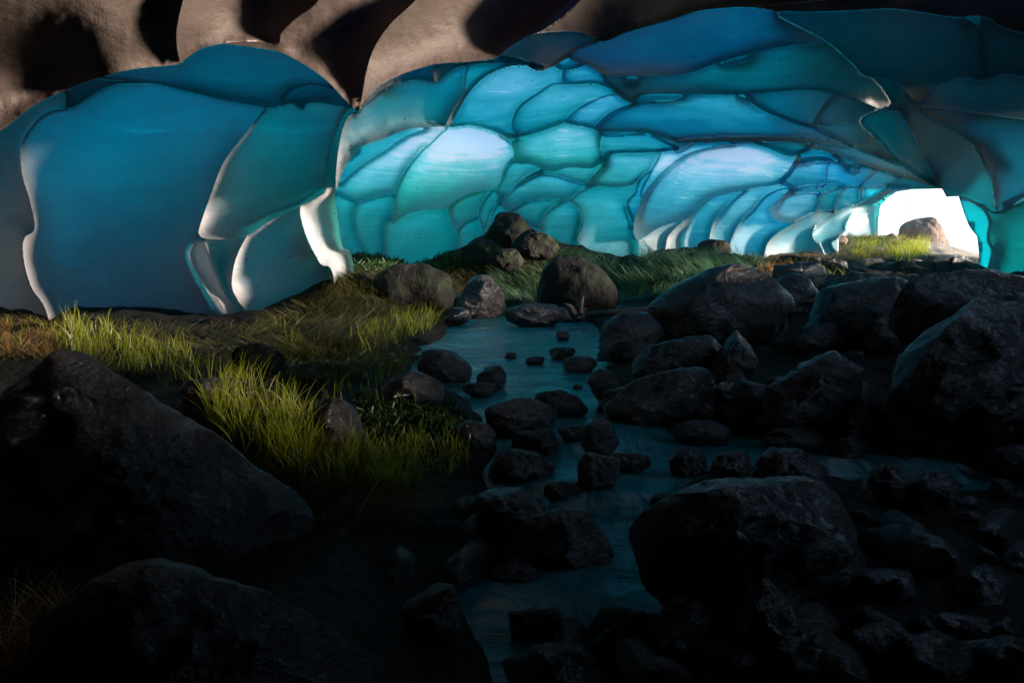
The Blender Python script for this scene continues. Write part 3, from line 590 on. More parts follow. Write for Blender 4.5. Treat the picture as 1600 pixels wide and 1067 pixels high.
for k, c in enumerate(CELLS):
    m0 = lab == k
    if not m0.any(): continue
    jj, ii = np.where(m0)
    a0, a1, b0, b1 = max(jj.min() - 6, 0), min(jj.max() + 7, ny_), max(ii.min() - 6, 0), min(ii.max() + 7, nx_)
    sl = (slice(a0, a1), slice(b0, b1))
    L_ = lab[sl]; m = (L_ == k).copy(); base = m.copy()
    fields = [np.where(m, f[sl], 0.0) for f in (Zs, painted_thick, hue)]
    gx_, gy_ = SX[sl].copy(), SY[sl].copy(); rd = ridge[sl].copy(); known = m.copy(); ring = np.zeros(m.shape, int)
    RINGS = 4
    for r_ in range(1, RINGS + 1):                               # each bowl runs on behind the nearer ridge and closes against its back
        cnt = np.zeros(m.shape); acc = [np.zeros(m.shape) for _ in fields]; adj = np.zeros(m.shape, bool)
        for dy, dx in N8:
            kk = shift(known, dy, dx); cnt += kk
            for f, a_ in zip(fields, acc): a_ += shift(f, dy, dx) * kk
            adj |= kk
        ok = adj & (~known) & (((L_ > k) & (L_ != HOLE)) | ((L_ == HOLE) & snapped[sl] & (r_ == 1)))
        if r_ > 2: ok &= (avg(acc[0], cnt) > Zs[sl] + 0.04)
        ok[0, :] = ok[-1, :] = False; ok[:, 0] = ok[:, -1] = False
        for f, a_ in zip(fields, acc): f[ok] = a_[ok] / cnt[ok]
        inner = ok & (L_ != HOLE)
        gx_[inner] = PX[sl][inner]; gy_[inner] = PY[sl][inner]
        back = Zs[sl][inner] + 0.006 * r_
        fields[0][inner] = back if r_ == RINGS else np.maximum(fields[0][inner], back)
        rd[inner] = 30
        fields[1][inner] = 0.55 if r_ >= 2 else fields[1][inner] * 0.8
        known |= ok
    W_, Hh = known.shape[1], known.shape[0]
    vid = np.full(known.shape, -1); vid[known] = np.arange(known.sum())
    P3 = unproj(gx_[known], gy_[known], fields[0][known])
    c4_ = np.stack([vid[:-1, :-1], vid[1:, :-1], vid[1:, 1:], vid[:-1, 1:]], -1).reshape(-1, 4)
    nb_ = (c4_ >= 0).sum(1)
    qd = c4_[nb_ == 4]; t3 = c4_[nb_ == 3]
    tri = np.array([[v_ for v_ in r_ if v_ >= 0] for r_ in t3.tolist()], dtype=int).reshape(-1, 3)
    ch = chunks[c[7]]; off = ch[2]
    ch[0].append(P3); ch[1].append((qd + off, tri + off)); ch[2] += len(P3)
    ch[3].append(fields[1][known]); ch[4].append(fields[2][known]); ch[5].append(rd[known])
def poly_mesh(name, verts, qd, tri, mat, parent, attrs, sharp):
    me = bpy.data.meshes.new(name)
    me.vertices.add(len(verts)); me.vertices.foreach_set("co", np.asarray(verts, np.float32).ravel())
    lv = np.concatenate([qd.ravel(), tri.ravel()]).astype(np.int32)
    me.loops.add(len(lv)); me.loops.foreach_set("vertex_index", lv)
    nq, nt_ = len(qd), len(tri); me.polygons.add(nq + nt_)
    ls = np.concatenate([np.arange(nq) * 4, nq * 4 + np.arange(nt_) * 3]).astype(np.int32)
    me.polygons.foreach_set("loop_start", ls)
    me.polygons.foreach_set("loop_total", np.concatenate([np.full(nq, 4), np.full(nt_, 3)]).astype(np.int32))
    me.update(calc_edges=True); me.validate()
    me.polygons.foreach_set("use_smooth", np.ones(len(me.polygons), dtype=bool))
    for an, av in attrs.items():
        a_ = me.attributes.new(an, 'FLOAT', 'POINT'); a_.data.foreach_set("value", av.astype(np.float32))
    me.set_sharp_from_angle(angle=R(sharp)); me.materials.append(mat)
    o = bpy.data.objects.new(name, me); o.parent = parent
    return link(o)
cave = bpy.data.objects.new("ice_cave", None); link(cave); cave.location = (0, 0, 0)
tag(cave, "scalloped blue and white ice cave roofing the whole boulder stream", "ice cave")
PARTLAB = {'near_arch': "dark brownish near arch with sharp downward point", 'pillar': "grey blue ice buttress right of the bright opening",
           'back_wall': "glowing turquoise back wall of small scallops", 'left_wall': "large blue scallops with pale glowing ridges"}
for pn in parts:
    ch = chunks[pn]
    o = poly_mesh(pn, np.concatenate(ch[0]), np.concatenate([a_[0] for a_ in ch[1]]), np.concatenate([a_[1] for a_ in ch[1]]), ICE, cave,
                  {"painted_thick": np.concatenate(ch[3]), "hue": np.concatenate(ch[4]), "ridge": np.concatenate(ch[5])}, 60)
    if pn in PARTLAB: o["label"] = PARTLAB[pn]
# the rest of the cave round the camera: left side, behind, and the roof overhead (right side is open towards the sun)
def shell(azs, ss, rfun, name, tk):
    AA, SS = np.meshgrid(np.radians(azs), ss); sc = np.where(np.abs(AA) < 0.79, np.cos(AA), 0.70)
    rho = rfun(np.degrees(AA), SS)
    X, Y, Zz = rho * np.sin(AA), rho * np.cos(AA), H + rho * sc * SS
    pp = np.stack([X.ravel(), Y.ravel(), Zz.ravel()], -1)
    dsp = 1 + 0.10 * np.abs(vnoise(pp * 0.9, 21)) .reshape(X.shape) + 0.03 * vnoise(pp * 3, 22).reshape(X.shape)
    P = np.stack([X * dsp, Y * dsp, H + (Zz - H) * dsp], -1).reshape(-1, 3)
    ii = np.arange(X.size).reshape(X.shape)
    qd = np.stack([ii[:-1, :-1], ii[1:, :-1], ii[1:, 1:], ii[:-1, 1:]], -1).reshape(-1, 4)
    return mesh_obj(name, P, qd, ICE, cave, attrs={"painted_thick": np.full(len(P), tk), "hue": np.zeros(len(P)), "ridge": np.full(len(P), 30.0)}, sharp=50)
# left edge to behind to right-behind
shell(np.linspace(-200, -44.5, 80)[::1], np.linspace(-1.5, 0.66, 30), lambda a, s: np.interp(-a, [44.5, 60, 90, 130, 180, 200], [6.6/.72, 7.6, 6.0, 4.0, 3.2, 3.2]) * np.where(s > 0.2, 1 - 0.45 * (s - 0.2), 1), "side_wall", 2.6)
shell(np.linspace(74, 162, 50), np.linspace(-1.5, 0.8, 24), lambda a, s: np.interp(a, [74, 120, 162], [5.2, 4.0, 3.2]), "side_wall", 2.6)
# roof overhead, a dome from just above the frame to behind the camera
ra = np.linspace(0, 2 * math.pi, 97)[:-1]; rr = np.linspace(0, 1, 26)
RR, AA = np.meshgrid(rr, ra, indexing='ij')
bx = np.where(np.cos(AA) > 0, 0, 0)
ex = np.interp(np.degrees(AA), [0, 45, 90, 135, 180, 225, 270, 315, 360], [5.0, 6.6, 6.4, 5.0, 4.2, 5.4, 7.2, 6.2, 5.0])
X = RR * ex * np.sin(AA); Y = RR * ex * np.cos(AA)
Zr = np.where(X > 0, 3.9 + 0 * X, 3.2) - 0.0
edge_z = np.interp(np.degrees(AA), [0, 45, 70, 100, 135, 180, 225, 270, 315, 360], [3.2, 4.1, 4.0, 3.8, 1.8, 1.4, 1.4, 2.0, 3.2, 3.2])
Zr = 3.6 + (edge_z - 3.6) * RR ** 2.2
pp = np.stack([X.ravel(), Y.ravel(), Zr.ravel()], -1)
Zr = Zr + 0.15 * np.abs(vnoise(pp * 0.9, 31)).reshape(X.shape)
P = np.stack([X, Y, Zr], -1).reshape(-1, 3); ii = np.arange(X.size).reshape(X.shape); i2 = np.concatenate([ii, ii[:, :1]], 1)
qd = np.stack([i2[:-1, :-1], i2[1:, :-1], i2[1:, 1:], i2[:-1, 1:]], -1).reshape(-1, 4)
mesh_obj("roof_or_sunshade", P, qd, ICE, cave, attrs={"painted_thick": np.full(len(P), 2.6), "hue": np.zeros(len(P)), "ridge": np.full(len(P), 30.0)}, sharp=50)

# low roof sheet, unseen and added at right to keep sun off the vault
uu, yy = np.meshgrid(np.linspace(1700, 2900, 40), np.linspace(4.6, 9.0, 24))
xx = (uu - CX) / FPX * yy; pp = np.stack([xx.ravel(), yy.ravel(), 0 * xx.ravel()], -1)
zz = 3.25 + 0.3 * np.abs(vnoise(pp * 1.1, 41)).reshape(xx.shape) + 0.10 * (xx - 5)
ii = np.arange(xx.size).reshape(xx.shape)
qd = np.stack([ii[:-1, :-1], ii[1:, :-1], ii[1:, 1:], ii[:-1, 1:]], -1).reshape(-1, 4)
mesh_obj("roof_or_sunshade", np.stack([xx, yy, zz], -1).reshape(-1, 3), qd, ICE, cave, attrs={"painted_thick": np.full(xx.size, 2.6), "hue": np.zeros(xx.size), "ridge": np.full(xx.size, 30.0)}, sharp=50)

tt, vv = np.meshgrid(np.linspace(0, 1, 60), np.linspace(0, 1, 16), indexing='ij')  # unseen curtain added right of the frame to block higher sun rays
cy_ = 2.6 + 6.8 * tt; cx_ = (1695 - CX) / FPX * cy_ + np.where(cy_ < 4.5, (4.5 - cy_) * .9, 0)
cz_ = (np.interp(cy_, [2.6, 4.2, 5.0], [3.5, 3.4, 2.95]) + 0.08 * np.sin(cy_ * 2.1)) * (1 - vv) + 5.2 * vv
ii = np.arange(tt.size).reshape(tt.shape); qd = np.stack([ii[:-1, :-1], ii[1:, :-1], ii[1:, 1:], ii[:-1, 1:]], -1).reshape(-1, 4)
mesh_obj("roof_or_sunshade", np.stack([cx_, cy_, cz_], -1).reshape(-1, 3), qd, ICE, cave, attrs={"painted_thick": np.full(tt.size, 2.6), "hue": np.zeros(tt.size), "ridge": np.full(tt.size, 30.0)}, sharp=50)

tt, vv = np.meshgrid(np.linspace(0, 1, 40), np.linspace(0, 1, 14), indexing='ij')  # unseen sheet added behind the pillar to shade the upper back wall
cx_ = 8.0 + 3.6 * tt; cy_ = 9.3 + 5.6 * tt; cz_ = (2.25 + 0.1 * np.sin(tt * 19)) * (1 - vv) + 5.2 * vv
ii = np.arange(tt.size).reshape(tt.shape); qd = np.stack([ii[:-1, :-1], ii[1:, :-1], ii[1:, 1:], ii[:-1, 1:]], -1).reshape(-1, 4)
mesh_obj("roof_or_sunshade", np.stack([cx_, cy_, cz_], -1).reshape(-1, 3), qd, ICE, cave, attrs={"painted_thick": np.full(tt.size, 1.2), "hue": np.zeros(tt.size), "ridge": np.full(tt.size, 30.0)}, sharp=50)

# ------------------------------------------------------------------ rocks
_ico = {}
def ico(n):
    if n not in _ico:
        import bmesh
        bm = bmesh.new(); bmesh.ops.create_icosphere(bm, subdivisions=n, radius=1.0)
        bm.verts.ensure_lookup_table()
        _ico[n] = (np.array([v.co[:] for v in bm.verts]), np.array([[v.index for v in f.verts] for f in bm.faces])); bm.free()
    return _ico[n]
def rock(name, label, outline, mat, Z=None, Zfar=8.0, depth=0.9, seed=0, rough=1.0, flat=0.85, cat="rock", group=None, sink=0.12, cuts=8):
    """outline in photo pixels (or a box x0,y0,x1,y1): gives the silhouette; thickness, facets and crags are real"""
    rg = np.random.default_rng(seed + 1000)
    if len(outline) == 4 and not hasattr(outline[0], '__len__'):
        x0, y0, x1, y1 = outline; ccx, ccy, a, b = (x0 + x1) / 2, (y0 + y1) / 2, (x1 - x0) / 2, (y1 - y0) / 2
        n = 7; an = np.linspace(0, 2 * math.pi, n, endpoint=False) + rg.uniform(-.2, .2, n)
        rr_ = rg.uniform(0.80, 1.12, n)
        outline = [(ccx + a * r_ * np.sign(math.cos(t)) * abs(math.cos(t)) ** .85, ccy - b * r_ * np.sign(math.sin(t)) * abs(math.sin(t)) ** .8) for t, r_ in zip(an, rr_)]
    O = np.array(outline, float)
    O = np.concatenate([O + (np.roll(O, -1, 0) - O) * t for t in (0.0,)]) if False else O
    ccx, ccy = (O[:, 0].min() + O[:, 0].max()) / 2, (O[:, 1].min() + O[:, 1].max()) / 2
    wpx = O[:, 0].max() - O[:, 0].min(); base = O[:, 1].max()
    if Z is None:
        hz_ = ray_ground(np.array([min(max(ccx, 0), 1600)]), np.array([base]), wet=True)[0]
        hz_ = hz_ if np.isfinite(hz_) else Zfar
        Z = min(hz_ + 0.28 * min(wpx, 1.6 * (base - O[:, 1].min())) / FPX * hz_, max(Zfar * 1.15, 1))
    k = Z / FPX
    L = np.stack([(O[:, 0] - ccx) * k, (ccy - O[:, 1]) * k], -1) * 1.06
    L[:, 1] = np.where(L[:, 1] < 0, L[:, 1] * (1 + sink), L[:, 1])
    th = np.linspace(-math.pi, math.pi, 129)[:-1]; S = np.zeros(128)
    for i, t in enumerate(th):
        d = np.array([math.cos(t), math.sin(t)]); best = 0
        for (ax, ay), (bx_, by_) in zip(L, np.roll(L, -1, 0)):
            ex_, ey_ = bx_ - ax, by_ - ay; den = d[0] * ey_ - d[1] * ex_
            if abs(den) < 1e-12: continue
            tt = (ax * ey_ - ay * ex_) / den; uu_ = (ax * d[1] - ay * d[0]) / den
            if tt > 0 and -1e-9 <= uu_ <= 1 + 1e-9: best = max(best, tt)
        S[i] = best if best > 0 else 0.3 * wpx * k
    S = (np.roll(S, 1) + 2 * S + np.roll(S, -1)) / 4
    big = wpx > 130
    U, F = ico(6 if wpx > 260 else (5 if wpx > 60 else 4))
    t = np.arctan2(U[:, 2], U[:, 0]); c = np.hypot(U[:, 0], U[:, 2])
    Sr = np.interp(t, np.append(th, math.pi), np.append(S, S[0])) * c ** flat
    mean = S.mean(); D = mean * depth
    P = np.stack([np.cos(t) * Sr, U[:, 1] * D * 1.3 * (0.75 + 0.25 * np.abs(U[:, 1])), np.sin(t) * Sr], -1)
    for side in (-1, 1):                                          # broken facets, cut into the depth so that the outline stays
        m_ = U[:, 1] * side > 0; lim = np.full(m_.sum(), 1e9)
        for j in range(cuts):
            ca, cb = rg.uniform(-1.1, 1.1), rg.uniform(-1.0, 0.7)
            lim = np.minimum(lim, D * rg.uniform(0.42, 0.82) - ca * (P[m_, 0] - rg.uniform(-.4, .4) * mean) * .8 + cb * P[m_, 2] * .8)
        y_ = np.abs(P[m_, 1]); P[m_, 1] = side * np.where(lim < y_, np.maximum(lim, 0.42 * y_) * 0.97 + 0.03 * y_, y_)
    for j in range(16):                                          # flat broken faces all round
        n = rg.normal(size=3); n /= np.linalg.norm(n); dd = P @ n; lm = dd.max() * (rg.uniform(0.80, 0.93) if wpx > 90 else rg.uniform(0.74, 0.90))
        P = P - np.outer(np.maximum(dd - lm, 0) * 0.95, n)
    nrm = P / (np.linalg.norm(P, axis=1, keepdims=True) + 1e-9)
    sc = 1.0 / mean
    off = rg.uniform(0, 50, 3)
    ridg = 1 - np.abs(vnoise(P * sc * 1.6 + off, seed)) * 2
    dis = 0.045 * fbm(P * sc * 1.6 + off, seed, 3) + 0.06 * ridg * np.abs(vnoise(P * sc * 4.1 + off, seed + 2)) + 0.03 * fbm(P * sc * 5 + off, seed + 5, 4, 0.6)
    fr = np.abs(U[:, 1]) * 0.5 + 0.5                              # keep the silhouette close to the outline
    P = P + nrm * (dis * mean * rough * fr)[:, None]
    o = mesh_obj(name, P, F, mat, sharp=38)
    o.location = (Z * (ccx - CX) / FPX, Z, H + Z * (CY - ccy) / FPX)
    tag(o, label, cat, group)
    return o
ROCKS = [
 # name, outline, Z, depth, material, label
 ("boulder",[(-60,575),(0,560),(60,550),(110,538),(150,552),(200,585),(250,620),(300,655),(345,680),(385,712),(430,745),(470,790),(500,845),(470,930),(300,990),(100,1000),(-90,980)],2.08,0.55,ROCK,"huge black boulder filling the left foreground below the yellow grass"),
 ("boulder",[(60,960),(150,902),(220,888),(300,893),(360,920),(430,945),(500,985),(560,1020),(620,1062),(600,1200),(100,1200),(40,1080)],1.42,0.5,ROCK,"long low black boulder along the bottom left edge of the photo"),
 ("boulder",[(1018,480),(1060,447),(1110,425),(1150,414),(1190,416),(1215,435),(1235,465),(1246,500),(1240,525),(1190,540),(1100,545),(1030,515)],5.9,0.8,ROCK,"large pointed boulder with teal left face and warm lit right edge"),
 ("boulder",(1210,422,1288,492),6.6,0.9,ROCK,"dark rounded boulder directly right of the large pointed boulder"),
 ("rock",(1200,408,1297,455),7.9,0.9,ROCK,"smooth teal lit rock near the wall foot, left of the far opening"),
 ("boulder",[(1262,500),(1280,470),(1300,452),(1340,443),(1395,438),(1440,450),(1482,468),(1500,520),(1400,550),(1300,545)],5.5,0.8,ROCK2,"wide crusty boulder with glossy teal streaks in mid right"),
 ("rock",(1285,424,1400,470),6.9,0.9,ROCK,"flat blue lit rock behind the crusty streaked boulder"),
 ("boulder",[(1385,455),(1425,430),(1475,417),(1530,423),(1600,438),(1720,452),(1740,570),(1600,590),(1450,570),(1400,510)],5.3,0.7,ROCK,"broad black boulder under the grey ice buttress at right"),
 ("boulder",[(1378,605),(1400,560),(1440,512),(1480,480),(1560,470),(1700,472),(1750,600),(1700,740),(1500,730),(1430,670)],4.3,0.7,ROCK,"big boulder with brown top and teal lower left edge at right"),
 ("boulder",[(1400,640),(1430,575),(1500,540),(1600,515),(1760,500),(1800,720),(1600,730),(1450,710)],3.7,0.7,ROCK2,"massive dark boulder cut by the right edge of the photo"),
 ("boulder",[(1183,660),(1198,605),(1238,570),(1298,548),(1342,562),(1350,612),(1332,680),(1250,700)],4.2,0.8,ROCK2,"dull brown black boulder in the middle of the right rock pile"),
 ("rock",[(1300,690),(1315,650),(1345,612),(1372,625),(1395,665),(1390,700)],3.8,0.8,ROCK,"small triangular rock wedged below the gap in the right pile"),
 ("boulder",[(928,650),(990,597),(1060,573),(1112,580),(1132,620),(1100,672),(1000,672)],4.2,0.8,ROCK,"slab sided boulder on the right bank beside the pool outlet"),
 ("rock",[(975,575),(1020,540),(1080,518),(1130,530),(1142,572),(1060,602),(990,592)],4.9,0.8,ROCK2,"slanted crusty rock below the large pointed boulder"),
 ("rock",[(1112,600),(1120,545),(1150,510),(1180,540),(1198,600)],4.7,0.8,ROCK,"black pointed rock standing below the large pointed boulder"),
 ("boulder",[(928,545),(945,507),(975,485),(1012,490),(1038,515),(1025,552),(960,562)],5.7,0.9,ROCK,"rounded glistening boulder at the right edge of the teal pool"),
 ("rock",(968,530,1022,565),5.1,0.9,ROCK,"small oval rock in front of the glistening pool edge boulder"),
 ("rock",(912,578,985,622),4.5,0.9,ROCK2,"crusty rock where the right bank meets the pool outlet"),
 ("rock",[(650,575),(662,550),(690,543),(720,556),(748,585),(740,602),(660,600)],4.6,0.8,ROCK,"smooth sloping rock at the left edge of the pool"),
 ("rock",(735,568,800,614),4.3,0.9,ROCK,"lumpy dark rock in the pool beside the smooth sloping rock"),
 ("rock",(720,597,784,624),4.05,0.9,ROCK,"little wet stone with bright teal top in the pool"),
 ("rock",[(588,620),(605,592),(640,580),(675,587),(696,610),(692,634),(600,636)],4.0,0.8,ROCK,"round black rock at the left bank above the leafy plants"),
 ("boulder",[(744,660),(770,632),(820,624),(862,632),(880,655),(862,685),(780,690)],3.5,0.8,ROCK,"smooth oval black boulder in the middle of the stream"),
 ("rock",[(825,632),(840,612),(870,607),(900,620),(925,642),(890,655),(840,650)],3.8,0.8,ROCK2,"rough wet rock just behind the smooth oval boulder"),
 ("rock",(785,549,813,563),5.05,0.9,ROCK,"tiny black stone farthest left of the row in the pool"),
 ("rock",(815,555,856,571),4.9,0.9,ROCK,"low flat stone second in the row across the pool"),
 ("rock",(853,541,905,563),4.95,0.9,ROCK2,"taller stone at the right of the row across the pool"),
 ("rock",(872,556,943,586),4.7,0.9,ROCK2,"wide low stone just in front of the row across the pool"),
 ("rock",(867,515,893,533),5.9,0.9,ROCK,"single tiny stone alone in the upper pool"),
 ("rock",(892,600,912,609),4.15,0.9,ROCK,"very small stone barely breaking the water at the pool outlet"),
 ("boulder",[(708,480),(716,445),(735,428),(762,430),(782,452),(791,482),(780,500),(720,496)],7.6,0.9,ROCK2,"upright rough boulder on the far left corner of the pool"),
 ("rock",(698,456,764,494),7.1,0.9,ROCK,"rock leaning at the foot of the upright rough boulder"),
 ("rock",(688,480,738,510),6.6,0.9,ROCK,"low rock at the left shore of the upper pool"),
 ("rock",(790,474,882,510),7.2,0.9,ROCK,"flat wide rock at the head of the pool"),
 ("rock",(855,476,928,504),6.9,0.9,ROCK,"second flat rock at the head of the pool, by the dry root"),
 ("boulder",[(832,470),(838,425),(860,407),(905,402),(945,425),(970,460),(978,482),(930,496),(850,494)],8.0,0.9,ROCKM,"big dull domed boulder half covered in grass behind the pool"),
 ("rock",[(762,378),(763,350),(780,334),(800,330),(825,345),(842,370),(838,390),(775,392)],9.6,0.9,ROCKM,"dark rock perched highest on the mound against the back wall"),
 ("rock",(718,372,800,418),9.3,0.9,ROCKM,"grass draped rock on the mound left of the perched rock"),
 ("rock",(752,388,818,424),9.0,0.9,ROCKM,"rounded rock on the mound below the perched rock"),
 ("rock",(800,362,884,408),9.2,0.9,ROCKM,"dark rock on the mound right of the perched rock"),
 ("boulder",[(585,470),(590,432),(620,416),(665,415),(700,430),(716,455),(712,485),(600,490)],7.3,0.8,ROCKM,"broad grassy topped boulder on the left bank near the wall"),
 ("rock",[(478,690),(484,640),(510,618),(535,622),(560,645),(582,690),(570,712),(490,715)],3.35,0.8,ROCK,"black pointed rock standing among the yellow green blades"),
 ("rock",(262,588,405,640),4.3,0.7,ROCK,"flat dark rock between the two bands of bright grass at left"),
 ("rock",(355,532,452,592),4.9,0.8,ROCKM,"dark mossy hump on the left bank below the matted grass"),
 ("rock",(795,663,882,720),3.2,0.9,ROCK2,"brownish rock just below the smooth oval boulder"),
 ("rock",(868,663,935,694),3.25,0.9,ROCK,"little black rock at the lip of the small rapid"),
 ("rock",[(905,710),(912,672),(930,650),(955,660),(967,695),(960,716)],3.1,0.8,ROCK,"dark upright rock at the left side of the small rapid"),
 ("rock",(755,703,868,762),2.85,0.9,ROCK2,"wide brown tinted rock left of the lower stream"),
 ("rock",(886,708,982,770),2.8,0.9,ROCK2,"hunched rock with wet crust in the lower stream"),
 ("rock",(848,750,918,784),2.6,0.9,ROCK,"flat black stone at the top of the lower pool"),
 ("boulder",[(738,830),(745,780),(775,758),(815,762),(850,790),(862,815),(850,850),(760,850)],2.45,0.8,ROCK,"dark boulder on the left shore of the lower pool"),
 ("boulder",[(798,845),(820,815),(880,795),(925,805),(952,832),(972,875),(930,900),(850,895),(805,875)],2.15,0.8,ROCK,"wet glinting boulder at the centre of the lower stream"),
 ("boulder",[(988,825),(1040,782),(1120,758),(1200,750),(1280,762),(1340,805),(1375,900),(1270,985),(1080,960),(1000,900)],2.2,0.7,ROCK,"very large black boulder right of the lower stream"),
 ("rock",(1040,698,1112,748),2.95,0.9,ROCK,"dark stone splitting the rapid at right of centre"),
 ("rock",(1108,703,1180,752),2.85,0.9,ROCK2,"reddish stone beside the wet teal crust right of the rapid"),
 ("boulder",[(1165,765),(1175,715),(1205,695),(1255,700),(1292,735),(1290,775)],2.75,0.8,ROCK2,"dull reddish boulder behind the very large black boulder"),
 ("rock",[(1288,712),(1300,688),(1345,678),(1356,692),(1345,716),(1310,722)],3.15,0.8,ROCK,"small sharp rock with teal top alone in the dark water"),
 ("rock",(1355,718,1425,792),2.75,0.9,ROCK2,"crumbly teal flecked rock at lower right"),
 ("rock",(1395,735,1508,806),2.6,0.9,ROCK2,"wide rough rock just right of the crumbly flecked rock"),
 ("rock",(1545,742,1582,780),2.6,0.9,ROCK2,"small teal tipped stone near the right edge of the water"),
 ("rock",(1430,680,1510,712),3.1,0.9,ROCK,"low stone at the foot of the massive right edge boulder"),
 ("rock",(1540,690,1650,745),2.8,0.9,ROCK,"half lit stone touching the right edge of the photo"),
 ("rock",[(1136,1000),(1150,950),(1190,906),(1225,920),(1262,985),(1250,1040),(1160,1040)],1.72,0.8,ROCK2,"brown tented rock in the dark bottom right water"),
 ("rock",(1012,930,1125,1005),1.85,0.9,ROCK2,"low rough rock in the dark water below the largest boulder"),
 ("boulder",(625,905,735,1010),1.8,0.9,ROCK,"dark hump of rock below the bright grass at bottom centre"),
 ("rock",(775,1000,965,1120),1.6,0.8,ROCK2,"dark rock cut by the bottom edge near the centre"),
 ("rock",(780,948,895,1005),1.78,0.8,ROCK2,"low flat stone above the rock cut by the bottom edge"),
 ("rock",(700,655,778,706),3.3,0.9,ROCK,"flat wet rock between leafy plants and stream"),
 ("rock",(950,706,1025,740),2.9,0.8,ROCK2,"wet crusted ledge right of the hunched rock in the stream"),
 ("rock",(1000,768,1085,806),2.6,0.8,ROCK2,"crusted stone touching the left tip of the largest boulder"),
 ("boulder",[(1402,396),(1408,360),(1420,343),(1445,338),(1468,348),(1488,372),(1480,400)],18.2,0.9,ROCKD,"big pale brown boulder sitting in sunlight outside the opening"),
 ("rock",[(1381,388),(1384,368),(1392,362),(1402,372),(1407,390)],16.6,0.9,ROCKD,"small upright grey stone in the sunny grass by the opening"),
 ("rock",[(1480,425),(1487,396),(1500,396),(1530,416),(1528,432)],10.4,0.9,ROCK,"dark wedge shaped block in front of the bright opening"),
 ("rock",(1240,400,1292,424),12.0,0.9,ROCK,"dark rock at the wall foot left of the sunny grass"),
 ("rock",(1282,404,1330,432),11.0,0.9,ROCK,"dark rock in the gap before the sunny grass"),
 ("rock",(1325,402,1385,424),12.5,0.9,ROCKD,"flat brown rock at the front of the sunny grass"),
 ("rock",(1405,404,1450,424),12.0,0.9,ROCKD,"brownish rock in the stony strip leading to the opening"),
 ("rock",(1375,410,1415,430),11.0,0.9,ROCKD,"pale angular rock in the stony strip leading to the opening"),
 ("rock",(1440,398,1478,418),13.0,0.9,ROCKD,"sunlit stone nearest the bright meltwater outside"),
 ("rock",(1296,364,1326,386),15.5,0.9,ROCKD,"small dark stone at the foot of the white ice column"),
 ("rock",(1085,374,1142,408),11.9,0.9,ROCKM,"peaked earthy clump at the foot of the pale ribbed wall"),
 ("rock",(1160,455,1212,500),5.6,0.9,ROCK,"small rock in the shade under the large pointed boulder"),
 ("rock",(1340,470,1420,560),4.9,0.9,ROCK2,"rock with fine teal ripples between the right hand boulders"),
 ("rock",(1230,505,1320,560),4.9,0.9,ROCK,"shadowed rock below the wide crusty boulder"),
 ("rock",(1140,590,1215,660),4.2,0.9,ROCK,"shadowed rock between slab sided and dull brown boulders"),
 ("rock",(1040,655,1150,700),3.6,0.9,ROCK,"dark ledge rock above the rapid on the right bank"),
 ("rock",(1180,668,1300,712),3.5,0.9,ROCK,"long dark rock at the waterline of the right bank"),
 ("rock",(930,600,990,650),4.3,0.9,ROCK2,"crusty edge rock left of the slab sided boulder"),
]
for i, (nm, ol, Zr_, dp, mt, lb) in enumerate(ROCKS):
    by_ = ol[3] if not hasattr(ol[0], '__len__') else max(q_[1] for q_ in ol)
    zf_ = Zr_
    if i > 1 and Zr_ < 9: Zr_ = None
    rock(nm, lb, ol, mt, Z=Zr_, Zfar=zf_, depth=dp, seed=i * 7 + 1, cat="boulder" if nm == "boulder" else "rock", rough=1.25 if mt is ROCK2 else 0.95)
# small loose stones
protos = []
for k in range(6):
    o = rock("loose_stone", "small dark loose stone among the boulders of the stream bed", (780, 600, 840, 640), [ROCK, ROCK2][k % 2], Z=4, seed=500 + k, cat="stone", group="small loose stones of the stream bed", rough=1.2)
    protos.append(o)
def ground_at(x, y): return float(ground_z(np.array([x]), np.array([y]))[0])
rs = random.Random(5); spots = []
while len(spots) < 170:
    qx, qy = rs.uniform(600, 1600), rs.uniform(450, 1060)
    if qx < 760 and qy > 560 and rs.random() < .8: continue
    if 690 < qx < 930 and 485 < qy < 620: continue
    if 940 < qx < 1050 and 690 < qy < 870 and rs.random() < .8: continue
    if qx < 940 and qy < 490: continue
    if qx > 1300 and qy < 520: continue
    spots.append((qx, qy))
hz_ = ray_ground(np.array([a[0] for a in spots]), np.array([a[1] for a in spots]))
first = [True] * 6
for i, ((qx, qy), z_) in enumerate(zip(spots, hz_)):
    if not np.isfinite(z_): continue
    k = i % 6
    if first[k]: o = protos[k]; first[k] = False
    else: o = protos[k].copy(); scn.collection.objects.link(o)
    sc_ = rs.uniform(0.18, 0.85) ** 1.2 * (1.9 if qx > 950 and qy < 690 else (1.5 if qy > 780 else .8))
    x_ = z_ * (qx - CX) / FPX
    o.location = (x_, z_, max(ground_at(x_, z_), water_z(z_) - 0.05) + 0.01 * sc_); o.scale = (sc_, sc_ * rs.uniform(.8, 1.2), sc_ * rs.uniform(.7, 1)); o.rotation_euler = (rs.uniform(-.3, .3), rs.uniform(-.3, .3), rs.uniform(0, 6.3))

